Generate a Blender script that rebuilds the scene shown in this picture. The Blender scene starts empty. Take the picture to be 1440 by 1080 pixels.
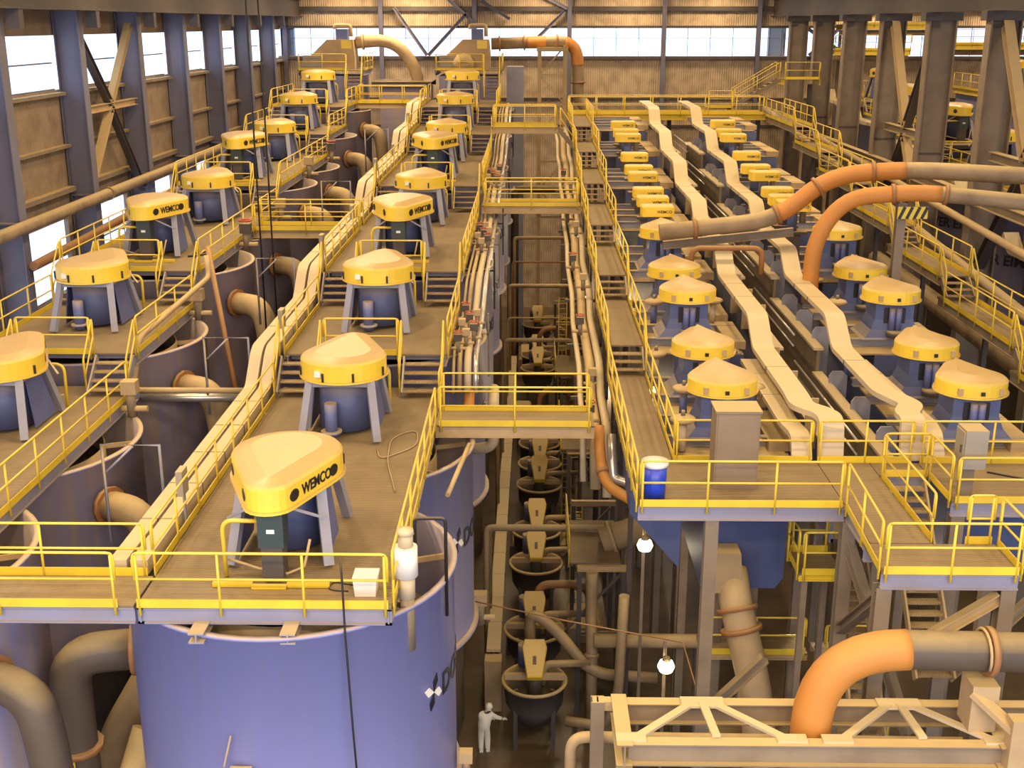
import bpy, bmesh, math, random
from mathutils import Vector, Matrix
random.seed(7)
sc = bpy.context.scene
COL = sc.collection
R = math.radians
PI = math.pi
# ------------------------------------------------------------------ camera, sky, lights, exposure
cam = bpy.data.cameras.new('camera'); cam.sensor_width = 36.0; cam.lens = 41.25; cam.clip_end = 400
co = bpy.data.objects.new('camera', cam); COL.objects.link(co)
co.location = (0, 0, 23.5); co.rotation_euler = (R(90 - 17.1), 0, R(0.83)); sc.camera = co
sc.view_settings.view_transform = 'Standard'; sc.view_settings.look = 'None'
sc.view_settings.gamma = 1.0; sc.view_settings.use_curve_mapping = False
sc.view_settings.exposure = -0.05
w = bpy.data.worlds.new('daylight'); sc.world = w; w.use_nodes = True
bg = w.node_tree.nodes['Background']; bg.inputs[0].default_value = (0.62, 0.74, 1.0, 1); bg.inputs[1].default_value = 2.6
WARM = (1.0, 0.75, 0.455)
def bay_or_fill_lamp(x, y, z, power, size=1.6, col=WARM):
    l = bpy.data.lights.new('high_bay_or_fill_lamp', 'AREA'); l.shape = 'DISK'; l.size = size; l.energy = power; l.color = col; l.spread = R(176)
    o = bpy.data.objects.new('high_bay_or_fill_lamp', l); COL.objects.link(o); o.location = (x, y, z)
for ly in range(8, 98, 11):
    for lx in (-14.8, -9.3, 1.0, 8.2, 15.0):
        bay_or_fill_lamp(lx, ly, 26.3, 820 if lx == -9.3 else 490)
for lx in (-17, -9.3, -3, 4, 11, 17):  # unseen fill lamps added around the camera to brighten the tank faces
    for ly in (-6, 1):
        bay_or_fill_lamp(lx, ly, 26.6, 1350)
for ly in range(45, 98, 13):
    bay_or_fill_lamp(27, ly, 26.8, 800); bay_or_fill_lamp(38, ly, 26.8, 700)

# ------------------------------------------------------------------ materials
def srgb(c):
    return tuple(((v / 255) / 12.92 if v / 255 <= 0.04045 else ((v / 255 + 0.055) / 1.055) ** 2.4) for v in c)
DUST = srgb((194, 168, 114))
MATS = {}
def paint(name, c, dust=0.6, grime=0.3, rough=0.55, metal=0.0, streak=False, gc=(92, 74, 54), dustc=None, bump=0.0, nscale=1.2):
    """painted or bare surface: settled dust on up-facing faces, blotchy grime, optional vertical streaks"""
    m = bpy.data.materials.new(name); m.use_nodes = True; nt = m.node_tree; N = nt.nodes; L = nt.links
    b = N['Principled BSDF']; b.inputs['Roughness'].default_value = rough; b.inputs['Metallic'].default_value = metal
    geo = N.new('ShaderNodeNewGeometry'); tc = N.new('ShaderNodeTexCoord')
    mp = N.new('ShaderNodeMapping'); L.new(geo.outputs['Position'], mp.inputs[0])
    mp.inputs['Scale'].default_value = (3.2, 3.2, 0.16) if streak else (1, 1, 1)
    nz = N.new('ShaderNodeTexNoise'); nz.inputs['Scale'].default_value = nscale; nz.inputs['Detail'].default_value = 6
    L.new(mp.outputs[0], nz.inputs['Vector'])
    r1 = N.new('ShaderNodeMapRange'); r1.inputs[1].default_value = 0.42; r1.inputs[2].default_value = 0.72
    r1.inputs[3].default_value = 0; r1.inputs[4].default_value = grime; L.new(nz.outputs[0], r1.inputs[0])
    mx = N.new('ShaderNodeMixRGB'); mx.inputs[1].default_value = (*srgb(c), 1); mx.inputs[2].default_value = (*srgb(gc), 1)
    L.new(r1.outputs[0], mx.inputs[0])
    sp = N.new('ShaderNodeSeparateXYZ'); L.new(geo.outputs['Normal'], sp.inputs[0])
    r2 = N.new('ShaderNodeMapRange'); r2.inputs[1].default_value = 0.35; r2.inputs[2].default_value = 0.9; r2.inputs[4].default_value = dust
    L.new(sp.outputs[2], r2.inputs[0])
    n2 = N.new('ShaderNodeTexNoise'); n2.inputs['Scale'].default_value = 2.3; n2.inputs['Detail'].default_value = 4
    L.new(geo.outputs['Position'], n2.inputs['Vector'])
    r3 = N.new('ShaderNodeMapRange'); r3.inputs[1].default_value = 0.25; r3.inputs[2].default_value = 0.6; r3.inputs[3].default_value = 0.7 if dust < 0.95 else 0.9
    L.new(n2.outputs[0], r3.inputs[0])
    mu = N.new('ShaderNodeMath'); mu.operation = 'MULTIPLY'; L.new(r2.outputs[0], mu.inputs[0]); L.new(r3.outputs[0], mu.inputs[1])
    m2 = N.new('ShaderNodeMixRGB'); L.new(mu.outputs[0], m2.inputs[0]); L.new(mx.outputs[0], m2.inputs[1])
    m2.inputs[2].default_value = (*(srgb(dustc) if dustc else DUST), 1)
    L.new(m2.outputs[0], b.inputs['Base Color'])
    if bump:
        bp = N.new('ShaderNodeBump'); bp.inputs['Strength'].default_value = bump; bp.inputs['Distance'].default_value = 0.05
        L.new(nz.outputs[0], bp.inputs['Height']); L.new(bp.outputs[0], b.inputs['Normal'])
    MATS[name] = m; return m
def wavy(name, c, axis, scale, dark=0.6, rough=0.7, bump=0.6, grime=0.4, gc=(70, 55, 40)):
    """ribbed sheet or bar grating: regular ribs along one axis as colour lines and relief"""
    m = paint(name, c, dust=0.35, grime=grime, rough=rough, gc=gc); nt = m.node_tree; N = nt.nodes; L = nt.links
    geo = N.new('ShaderNodeNewGeometry'); wv = N.new('ShaderNodeTexWave'); wv.bands_direction = axis
    wv.inputs['Scale'].default_value = scale; wv.inputs['Distortion'].default_value = 0; L.new(geo.outputs['Position'], wv.inputs['Vector'])
    b = N['Principled BSDF']; old = b.inputs['Base Color'].links[0].from_socket
    r = N.new('ShaderNodeMapRange'); r.inputs[3].default_value = dark; r.inputs[4].default_value = 1.0; L.new(wv.outputs['Color'], r.inputs[0])
    mm = N.new('ShaderNodeMixRGB'); mm.blend_type = 'MULTIPLY'; mm.inputs[0].default_value = 1
    L.new(old, mm.inputs[1]); L.new(r.outputs[0], mm.inputs[2]); L.new(mm.outputs[0], b.inputs['Base Color'])
    bp = N.new('ShaderNodeBump'); bp.inputs['Strength'].default_value = bump; bp.inputs['Distance'].default_value = 0.05
    L.new(wv.outputs['Color'], bp.inputs['Height']); L.new(bp.outputs[0], b.inputs['Normal'])
    return m
def glow(name, c, s):
    m = bpy.data.materials.new(name); m.use_nodes = True; nt = m.node_tree; nt.nodes.clear()
    e = nt.nodes.new('ShaderNodeEmission'); e.inputs[0].default_value = (*c, 1); e.inputs[1].default_value = s
    o = nt.nodes.new('ShaderNodeOutputMaterial'); nt.links.new(e.outputs[0], o.inputs[0]); MATS[name] = m; return m
yel = paint('handrail yellow', (224, 192, 58), dust=0.35, grime=0.22, rough=0.45, gc=(150, 116, 50))
ytoe = paint('toe board yellow', (220, 188, 40), dust=0.3, grime=0.3, rough=0.5, gc=(140, 108, 50))
yhood = paint('hood yellow', (232, 198, 60), dust=1.0, grime=0.25, rough=0.38, gc=(190, 150, 70), dustc=(188, 157, 102))
ysmall = paint('small hood yellow', (232, 194, 50), dust=0.7, grime=0.2, rough=0.45, gc=(180, 140, 60))
blue = paint('machine blue', (88, 98, 150), dust=0.75, grime=0.35, rough=0.5, gc=(96, 92, 100))
dblue = paint('deep blue', (78, 88, 130), dust=0.75, grime=0.35, rough=0.5, gc=(74, 78, 100))
legm = paint('machine leg grey blue', (142, 142, 156), dust=0.8, grime=0.4, rough=0.6, gc=(130, 112, 88))
tclean = paint('tank blue clean', (132, 134, 184), dust=0.7, grime=0.3, rough=0.42, streak=True, gc=(134, 128, 150))
tmid = paint('tank blue dusty', (128, 128, 170), dust=0.8, grime=0.75, rough=0.55, streak=True, gc=(154, 140, 124))
tdust = paint('tank slurry stained', (172, 164, 192), dust=0.85, grime=0.9, rough=0.65, streak=True, gc=(196, 172, 148))
beamb = paint('deck beam blue', (132, 130, 150), dust=0.7, grime=0.4, rough=0.55, gc=(126, 112, 100))
steel = paint('column steel', (128, 112, 92), dust=0.75, grime=0.5, rough=0.65, gc=(92, 76, 58))
steelb = paint('column steel bluish', (110, 108, 126), dust=0.7, grime=0.6, rough=0.6, gc=(92, 78, 66), nscale=0.3)
bsteel = paint('bridge steel', (136, 118, 94), dust=0.95, grime=0.5, rough=0.65, gc=(104, 86, 64))
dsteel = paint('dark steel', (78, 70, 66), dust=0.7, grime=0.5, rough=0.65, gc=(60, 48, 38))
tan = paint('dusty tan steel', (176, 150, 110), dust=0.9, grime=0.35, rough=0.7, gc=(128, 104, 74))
tray = paint('pale tray cover', (196, 178, 146), dust=0.85, grime=0.25, rough=0.5, gc=(170, 146, 108), dustc=(202, 180, 132))
silver = paint('silver lagging', (200, 196, 190), dust=0.3, grime=0.2, rough=0.3, metal=0.7)
pipem = paint('slurry pipe dusty', (150, 126, 92), dust=0.85, grime=0.6, rough=0.65, gc=(86, 70, 54), bump=0.2)
pdark = paint('slurry pipe dark', (84, 72, 58), dust=0.5, grime=0.6, rough=0.6, gc=(66, 54, 44))  # tone lowered for the shade on pipes under the front deck
orange = paint('orange rubber pipe', (190, 124, 50), dust=0.6, grime=0.35, rough=0.6, gc=(160, 110, 56), dustc=(196, 146, 78))
rust = paint('rusty orange pipe', (150, 102, 58), dust=0.4, grime=0.5, rough=0.65, gc=(118, 84, 50))
red = paint('valve red', (170, 52, 40), dust=0.3, rough=0.5)
concrete = paint('wet dirty concrete', (84, 68, 50), dust=0.1, grime=0.9, rough=0.32, gc=(34, 26, 20), nscale=0.6, bump=0.25)
pedc = paint('pedestal concrete', (104, 90, 72), dust=0.3, grime=0.7, rough=0.8)
froth = paint('dark froth', (84, 64, 48), dust=0.0, grime=0.8, rough=0.12, gc=(52, 40, 32), nscale=2.5, bump=0.15)
inner = paint('tank inner lining', (84, 72, 66), dust=0.8, grime=0.7, rough=0.5, streak=True, gc=(40, 34, 32))
black = paint('black rubber', (26, 24, 24), dust=0.25, grime=0.1, rough=0.5)
letter = paint('lettering charcoal', (24, 24, 36), dust=0, grime=0.1, rough=0.5)
white = paint('white', (226, 222, 212), dust=0.1, grime=0.12, rough=0.6, gc=(180, 170, 150))
suit = paint('white coverall', (238, 230, 212), dust=0, grime=0.15, rough=0.85, gc=(200, 186, 160))
plastic = paint('blue plastic', (34, 66, 190), dust=0.2, grime=0.1, rough=0.35)
motor = paint('motor dark green', (48, 62, 60), dust=0.8, grime=0.2, rough=0.5)
cabm = paint('grey cabinet', (150, 140, 122), dust=0.85, grime=0.3, rough=0.55)
cabd = paint('brown cabinet', (132, 112, 88), dust=0.95, grime=0.35, rough=0.65)
skin = paint('skin', (190, 140, 110), dust=0, grime=0.0, rough=0.6)
grate = wavy('bar grating', (136, 114, 84), 'Y', 5.5, dark=0.5, bump=0.4)
tread = wavy('stair tread', (176, 150, 108), 'X', 6, dark=0.7, bump=0.3)
sheetL = wavy('ribbed sheet side wall', (154, 132, 108), 'Y', 2.2, dark=0.72)
sheetB = wavy('ribbed sheet end wall', (206, 180, 146), 'X', 1.7, dark=0.72)
rooff = paint('roof deck', (120, 110, 100), dust=0, rough=0.8)
lamp_glow = glow('lamp glow', (1.0, 0.86, 0.6), 9)
def glass():
    m = bpy.data.materials.new('glazing'); m.use_nodes = True; nt = m.node_tree; nt.nodes.clear()
    t = nt.nodes.new('ShaderNodeBsdfTransparent'); t.inputs[0].default_value = (0.95, 0.98, 1, 1)
    g = nt.nodes.new('ShaderNodeBsdfGlossy'); g.inputs['Roughness'].default_value = 0.05
    x = nt.nodes.new('ShaderNodeMixShader'); x.inputs[0].default_value = 0.05; o = nt.nodes.new('ShaderNodeOutputMaterial')
    nt.links.new(t.outputs[0], x.inputs[1]); nt.links.new(g.outputs[0], x.inputs[2]); nt.links.new(x.outputs[0], o.inputs[0]); return m
glaz = glass()

# ------------------------------------------------------------------ mesh helpers
def frame(d):
    d = d.normalized(); up = Vector((0, 0, 1)) if abs(d.z) < 0.98 else Vector((0, 1, 0))
    s = d.cross(up).normalized(); return s, s.cross(d).normalized()
class MB:
    def __init__(self): self.v = []; self.f = []; self.s = []
    def add(self, vs, fs, smooth=False):
        k = len(self.v); self.v += [tuple(x) for x in vs]; self.f += [tuple(i + k for i in f) for f in fs]; self.s += [smooth] * len(fs); return self
    def box(self, x0, x1, y0, y1, z0, z1):
        v = [(x, y, z) for z in (z0, z1) for y in (y0, y1) for x in (x0, x1)]
        return self.add(v, [(0, 2, 3, 1), (4, 5, 7, 6), (0, 1, 5, 4), (2, 6, 7, 3), (0, 4, 6, 2), (1, 3, 7, 5)])
    def bar(self, a, b, w, h, up=None):
        a, b = Vector(a), Vector(b); d = b - a; s, u = frame(d)
        if up is not None:
            u = Vector(up); s = d.normalized().cross(u).normalized(); u = s.cross(d.normalized())
        v = [p + s * x * w / 2 + u * y * h / 2 for p in (a, b) for x, y in ((-1, -1), (1, -1), (1, 1), (-1, 1))]
        return self.add(v, [(0, 1, 2, 3), (7, 6, 5, 4), (0, 4, 5, 1), (1, 5, 6, 2), (2, 6, 7, 3), (3, 7, 4, 0)])
    def ibeam(self, a, b, w, h, t=0.03):
        a, b = Vector(a), Vector(b); s, u = frame(b - a)
        pr = [(-w/2, -h/2), (w/2, -h/2), (w/2, -h/2+t), (t/2, -h/2+t), (t/2, h/2-t), (w/2, h/2-t), (w/2, h/2), (-w/2, h/2), (-w/2, h/2-t), (-t/2, h/2-t), (-t/2, -h/2+t), (-w/2, -h/2+t)]
        v = [p + s * x + u * y for p in (a, b) for x, y in pr]; n = 12
        f = [(i, (i + 1) % n, n + (i + 1) % n, n + i) for i in range(n)]
        for k in (0, n):
            f += [(k, k+1, k+2, k+11), (k+3, k+4, k+9, k+10), (k+5, k+6, k+7, k+8), (k+2, k+3, k+10, k+11), (k+4, k+5, k+8, k+9)]
        return self.add(v, f)
    def tube(self, pts, r, n=8, closed=False):
        pts = [Vector(p) for p in pts]; m = len(pts); s = None; v = []
        rr = r if isinstance(r, (list, tuple)) else [r] * m
        for i, p in enumerate(pts):
            if closed: d = pts[(i + 1) % m] - pts[i - 1]
            else: d = (pts[min(i + 1, m - 1)] - pts[max(i - 1, 0)])
            d.normalize()
            if s is None: s, u = frame(d)
            else:
                s = (s - d * s.dot(d)).normalized(); u = s.cross(d)
            v += [p + (s * math.cos(2*PI*k/n) + u * math.sin(2*PI*k/n)) * rr[i] for k in range(n)]
        f = []
        for i in range(m if closed else m - 1):
            j = (i + 1) % m
            f += [(i*n + k, i*n + (k+1) % n, j*n + (k+1) % n, j*n + k) for k in range(n)]
        self.add(v, f, True)
        if not closed:
            k0 = len(self.v) - m * n
            self.f += [tuple(k0 + n - 1 - k for k in range(n)), tuple(k0 + (m-1)*n + k for k in range(n))]; self.s += [False, False]
        return self
    def lathe(self, prof, c=(0, 0, 0), n=32, smooth=True, a0=0, a1=2*PI):
        full = abs(a1 - a0 - 2*PI) < 1e-6; m = n if full else n + 1
        v = [(c[0] + r*math.cos(a0 + (a1-a0)*k/n), c[1] + r*math.sin(a0 + (a1-a0)*k/n), c[2] + z) for r, z in prof for k in range(m)]
        f = [(i*m + k, i*m + (k+1) % m, (i+1)*m + (k+1) % m, (i+1)*m + k) for i in range(len(prof)-1) for k in range(n if full else n)]
        return self.add(v, f, smooth)
    def disc(self, c, r, n=32):
        return self.add([(c[0] + r*math.cos(2*PI*k/n), c[1] + r*math.sin(2*PI*k/n), c[2]) for k in range(n)], [tuple(range(n))])
    def rings(self, rs, cap=True, smooth=False):
        """stack of equal-length outlines, top and bottom closed"""
        n = len(rs[0]); v = [p for q in rs for p in q]
        f = [(i*n + k, i*n + (k+1) % n, (i+1)*n + (k+1) % n, (i+1)*n + k) for i in range(len(rs)-1) for k in range(n)]
        self.add(v, f, smooth)
        if cap:
            k0 = len(self.v) - len(v)
            self.f += [tuple(k0 + n-1-k for k in range(n)), tuple(k0 + (len(rs)-1)*n + k for k in range(n))]; self.s += [False, False]
        return self
    def build(self, name, mat, parent=None, world=False):
        v = self.v
        if parent is not None and world:
            o = Vector((0, 0, 0)); p = parent
            while p is not None: o += p.location; p = p.parent
            v = [Vector(q) - o for q in v]
        me = bpy.data.meshes.new(name); me.from_pydata([tuple(q) for q in v], [], self.f)
        me.polygons.foreach_set('use_smooth', self.s); me.materials.append(mat); me.update()
        ob = bpy.data.objects.new(name, me); COL.objects.link(ob); ob.parent = parent
        return ob
LABELS = {}
def tag(o, label=None, cat=None, group=None, kind=None):
    if label:
        if label in LABELS and not (group and LABELS[label] == group): print('DUP LABEL', label)
        LABELS[label] = group; o['label'] = label
        if len(label.split()) > 16 or len(label.split()) < 4: print('LEN', label)
    if cat: o['category'] = cat
    if group: o['group'] = group
    if kind: o['kind'] = kind
    return o
def thing(name, label, cat, loc=(0, 0, 0), group=None, rz=0, kind=None):
    o = bpy.data.objects.new(name, None); COL.objects.link(o); o.location = loc; o.rotation_euler = (0, 0, rz)
    o.empty_display_size = 0.2; return tag(o, label, cat, group, kind)
def kids(o): return list(o.children)
def dup(o, loc, rz=0, label=None, group=None, parent=None, drop=()):
    c = o.copy(); COL.objects.link(c); c.parent = parent
    if parent is None: c.location = loc; c.rotation_euler = (0, 0, rz)
    for ch in kids(o):
        if not ch.name.split('.')[0] in drop: dup(ch, None, parent=c, drop=drop)
    if label: tag(c, label, None, group)
    return c
def struct(name, mb, mat, label=None):
    o = mb.build(name, mat); o['kind'] = 'structure'
    if label: o['label'] = label; o['category'] = name.split('_')[0]
    return o
def text_mesh(body, size):
    cu = bpy.data.curves.new('lettering', 'FONT'); cu.body = body; cu.size = size; cu.extrude = 0.006; cu.resolution_u = 3
    cu.offset = size * 0.022
    t = bpy.data.objects.new('lettering', cu); COL.objects.link(t)
    dg = bpy.context.evaluated_depsgraph_get(); me = bpy.data.meshes.new_from_object(t.evaluated_get(dg))
    bpy.data.objects.remove(t); return me
def lettering(body, size, mat, parent, fn, name='lettering'):
    """flat letters mapped to 3D by fn(x, y, depth)"""
    me = text_mesh(body, size)
    for v in me.vertices: v.co = fn(v.co.x, v.co.y, v.co.z)
    me.materials.clear(); me.materials.append(mat); me.update()
    o = bpy.data.objects.new(name, me); COL.objects.link(o); o.parent = parent; return o
def fillet(pts, rad, n=7):
    pts = [Vector(p) for p in pts]; out = [pts[0]]
    for i in range(1, len(pts) - 1):
        p, a, b = pts[i], pts[i-1] - pts[i], pts[i+1] - pts[i]
        r = min(rad, a.length * 0.49, b.length * 0.49); a.normalize(); b.normalize()
        p0, p2 = p + a * r, p + b * r
        for k in range(n + 1):
            t = k / n; out.append(p0 * (1-t)**2 + p * 2*t*(1-t) + p2 * t*t)
    return out + [pts[-1]]
def pipe(label, pts, r, mat, cat='pipe', rad=0.8, group=None, flanges=(), n=12, name='pipe', fmat=None, elbows=None, emat=None):
    """one pipe run; flanges: distances 0..1 along it; elbows: (from, to) share of the run in emat as a part of its own"""
    path = fillet(pts, rad) if rad else [Vector(p) for p in pts]
    L = [0]
    for a, b in zip(path, path[1:]): L.append(L[-1] + (b - a).length)
    def at(t):
        d = t * L[-1]
        for i in range(len(path) - 1):
            if d <= L[i+1] or i == len(path) - 2:
                s = (d - L[i]) / max(1e-6, L[i+1] - L[i]); return path[i].lerp(path[i+1], s), (path[i+1] - path[i]).normalized()
    if not flanges and not elbows:
        o = MB().tube(path, r, n).build(name, mat); return tag(o, label, cat, group)
    root = thing(name, label, cat, tuple(path[0]), group)
    MB().tube(path, r, n).build('pipe_run', mat, root, True)
    for t in flanges:
        p, d = at(t); MB().tube([p - d * 0.06, p + d * 0.06], r * 1.28, n).build('flange', fmat or mat, root, True)
    for t0, t1 in (elbows or ()):
        q = [at(t0 + (t1 - t0) * k / 24)[0] for k in range(25)]
        MB().tube(q, r * 1.035, n).build('elbow', emat, root, True)
    return root
ORD = ['first', 'second', 'third', 'fourth', 'fifth', 'sixth', 'seventh', 'eighth', 'ninth', 'tenth', 'eleventh', 'twelfth']

# ------------------------------------------------------------------ the building
XW = 20.0; YB = 99.0
COLY = [44.1 + 7.9 * i for i in range(8)]
struct('floor', MB().box(-26, 48, -8, 103, -0.3, 0), concrete)
struct('ceiling', MB().box(-20.6, 45.5, -8, 99.6, 31.0, 31.3), rooff)
# side wall: upper sheet, window band, middle sheet, door-height openings near the floor decks
wl = MB().box(-20.5, -20.3, -2, 99.3, 23.0, 31).box(-20.5, -20.3, -2, 99.3, 15.3, 20.75).box(-20.5, -20.3, -2, 99.3, 0, 12.2)
for i, y in enumerate(COLY): wl.box(-20.5, -20.3, y - 0.75, y + 0.75, 12.2, 15.3)
struct('wall_left', wl, sheetL)
for i in range(8):
    y0, y1 = (COLY[i-1] if i else 36.2) + 0.45, COLY[i] - 0.45
    for z0, z1, nm in ((20.75, 23.0, 'a'), (12.2, 15.3, 'b')):
        o = thing('window_%d' % (i * 2 + (1 if nm == 'a' else 2)), 'bright glazed window of the side wall %s, bay %s from the end wall' % ('up high' if nm == 'a' else 'down low', ORD[7 - i]), 'window', (-20.4, (y0 + y1) / 2, z0), kind='structure')
        MB().box(-20.42, -20.4, y0, y1, z0, z1).build('pane', glaz, o, True)
        mm = MB(); yc = y0 + (y1 - y0) * 0.33
        mm.box(-20.44, -20.36, yc - 0.04, yc + 0.04, z0, z1).box(-20.44, -20.36, y0, y1, (z0 + z1) / 2 - 0.03, (z0 + z1) / 2 + 0.03)
        mm.box(-20.44, -20.36, y0, y1, z0, z0 + 0.06); mm.build('mullion_frame', steelb, o, True)
def wide_column(x, y, z0, z1, label, mat, wx=0.95, wy=0.55):
    o = thing('steel_column', label, 'column', (x, y, z0), 'building columns', kind='structure')
    t = 0.04
    MB().box(x - wx/2, x + wx/2, y - 0.02, y + 0.02, z0, z1).build('web', mat, o, True)
    MB().box(x - wx/2 - t, x - wx/2, y - wy/2, y + wy/2, z0, z1).build('flange', mat, o, True)
    MB().box(x + wx/2, x + wx/2 + t, y - wy/2, y + wy/2, z0, z1).build('flange', mat, o, True)
    MB().box(x - wx/2, x + wx/2, y - wy/2, y + wy/2, 16.2, 16.26).build('stiffener', mat, o, True)
    return o
for i, y in enumerate(COLY):
    wide_column(-19.7, y, 0, 24.0, 'side wall column, %s from the far corner' % ORD[7 - i], steelb, wx=1.0, wy=0.6)
    # centre line columns are broad plated boxes seen face on
    o = thing('steel_column', 'broad plated column between the halls, %s from the end wall' % ORD[7 - i], 'column', (20, y, 0), 'building columns', kind='structure')
    MB().box(19.4, 20.6, y - 0.02, y + 0.03, 0, 24.0).build('web', steel, o, True)
    MB().box(19.33, 19.4, y - 0.32, y + 0.32, 0, 24.0).build('flange', steel, o, True)
    MB().box(20.6, 20.67, y - 0.32, y + 0.32, 0, 24.0).build('flange', steel, o, True)
    MB().box(19.38, 20.62, y - 0.06, y - 0.02, 17.2, 17.3).build('splice_plate', dsteel, o, True)
    MB().box(19.1, 20.9, y - 0.35, y + 0.35, 23.6, 24.0).build('cap_plate', dsteel, o, True)
for i in range(len(COLY)):
    y0 = COLY[i-1] if i else 36.2; y1 = COLY[i]
    for z, h in ((20.6, 0.14), (18.4, 0.12), (16.55, 0.2)):
        struct('trim_%d' % (i * 3 + (0 if z > 20 else 1 if z > 18 else 2)), MB().box(-20.3, -19.95, y0 + 0.3, y1 - 0.3, z - h/2, z + h/2), steel)
# girders that carry the crane rails
def girder(x, label, mat):
    o = thing('crane_girder', label, 'girder', (x, 0, 24.0), 'crane girders', kind='structure')
    MB().box(x - 0.05, x + 0.05, 4, 99, 24.0, 25.3).build('web', mat, o, True)
    MB().box(x - 0.3, x + 0.3, 4, 99, 24.0, 24.06).build('flange', mat, o, True)
    MB().box(x - 0.3, x + 0.3, 4, 99, 25.25, 25.3).build('flange', tan, o, True)
    MB().box(x - 0.06, x + 0.06, 4, 99, 25.3, 25.42).build('crane_rail', steel, o, True)
    for y in COLY: MB().box(x - 0.25, x + 0.25, y - 0.2, y + 0.2, 23.3, 24.0).build('bracket', mat, o, True)
girder(-18.6, 'dark crane girder along the side wall above the windows', dsteel)
girder(19.6, 'dark crane girder over the broad columns between the halls', dsteel)
def brace(a, b, label, w=0.32, mat=steel, group='building braces'):
    o = MB().ibeam(a, b, w, w).build('diagonal_brace', mat); tag(o, label, 'brace', group, 'structure'); return o
yv = (COLY[1] + COLY[2]) / 2
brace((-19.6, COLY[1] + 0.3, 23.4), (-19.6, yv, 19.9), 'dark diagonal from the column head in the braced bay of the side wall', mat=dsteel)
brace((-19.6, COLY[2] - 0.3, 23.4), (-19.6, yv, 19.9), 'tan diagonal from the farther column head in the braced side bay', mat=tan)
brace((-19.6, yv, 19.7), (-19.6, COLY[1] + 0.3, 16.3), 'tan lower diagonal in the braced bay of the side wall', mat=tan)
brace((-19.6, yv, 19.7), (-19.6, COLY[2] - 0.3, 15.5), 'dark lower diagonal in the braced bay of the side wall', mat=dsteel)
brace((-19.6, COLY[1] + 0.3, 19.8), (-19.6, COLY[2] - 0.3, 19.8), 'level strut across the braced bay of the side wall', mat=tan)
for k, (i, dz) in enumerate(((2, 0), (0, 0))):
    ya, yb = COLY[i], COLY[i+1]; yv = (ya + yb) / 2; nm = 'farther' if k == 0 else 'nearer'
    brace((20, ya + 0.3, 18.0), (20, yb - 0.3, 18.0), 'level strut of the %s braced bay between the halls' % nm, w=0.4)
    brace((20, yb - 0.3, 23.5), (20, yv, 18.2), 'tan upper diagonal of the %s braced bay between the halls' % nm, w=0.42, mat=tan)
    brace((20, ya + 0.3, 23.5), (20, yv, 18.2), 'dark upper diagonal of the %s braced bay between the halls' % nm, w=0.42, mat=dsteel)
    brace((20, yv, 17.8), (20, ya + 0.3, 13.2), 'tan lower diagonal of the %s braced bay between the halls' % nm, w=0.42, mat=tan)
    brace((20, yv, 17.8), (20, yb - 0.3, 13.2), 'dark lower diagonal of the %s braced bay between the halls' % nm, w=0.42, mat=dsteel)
o = MB().ibeam((19.3, 36, 16.2), (19.3, 99, 16.2), 0.4, 0.42).build('tie_beam', steel); tag(o, 'long level beam running past the broad columns between the halls', 'beam', None, 'structure')
# end wall
BX = [-19.8, -12.0, -4.45, 3.2, 10.8, 18.4, 26.0, 33.6, 41.2]
struct('wall_back', MB().box(-20.5, 45.5, YB, YB + 0.2, 23.1, 31).box(-20.5, 45.5, YB, YB + 0.2, 0, 20.95), sheetB)
struct('wall_right', MB().box(45.3, 45.5, -2, 99.3, 0, 31), sheetL)
for i in range(8):
    x0, x1 = BX[i] + 0.15, BX[i+1] - 0.15
    o = thing('window_%d' % (i + 21), 'bright glazed band in the end wall, bay %s from the side wall' % ORD[i], 'window', ((x0 + x1)/2, YB, 20.95), kind='structure')
    MB().box(x0, x1, YB + 0.08, YB + 0.1, 20.95, 23.1).build('pane', glaz, o, True)
    mm = MB().box(x0, x1, YB + 0.05, YB + 0.12, 22.3, 22.34)
    for k in range(1, 4): xx = x0 + (x1 - x0) * k / 4; mm.box(xx - 0.02, xx + 0.02, YB + 0.05, YB + 0.12, 20.95, 23.1)
    mm.build('mullion_frame', steelb, o, True)
for i, x in enumerate(BX):
    o = MB().ibeam((x, YB - 0.25, 0), (x, YB - 0.25, 30.9), 0.35, 0.4).build('wall_post', steelb)
    tag(o, 'slim post of the end wall, %s from the side wall corner' % ORD[i], 'column', 'end wall posts', 'structure')
for k, (z, h) in enumerate(((20.8, 0.22), (23.2, 0.2), (24.6, 0.35), (17.6, 0.14), (15.4, 0.2))):
    struct('trim_%d' % (40 + k), MB().box(-20, 45, YB - 0.35, YB, z - h/2, z + h/2), dsteel)
for k, (a, b) in enumerate((((-10.9, 24.7), (-8.3, 21.0)), ((-5.0, 24.3), (-8.2, 21.0)), ((-3.9, 25.2), (-1.6, 23.8)), ((2.8, 24.4), (-0.2, 21.6)), ((-4.6, 23.6), (-6.6, 25.4)), ((3.0, 24.6), (1.0, 25.6)), ((20.5, 24.2), (25.5, 21.0)), ((25.8, 24.0), (22.5, 21.0)))):
    brace((a[0], YB - 0.5, a[1]), (b[0], YB - 0.5, b[1]), '%s slim wind brace crossing the end wall, counted from the side wall' % ORD[k], w=0.26, mat=steelb, group='wind braces')

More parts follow.
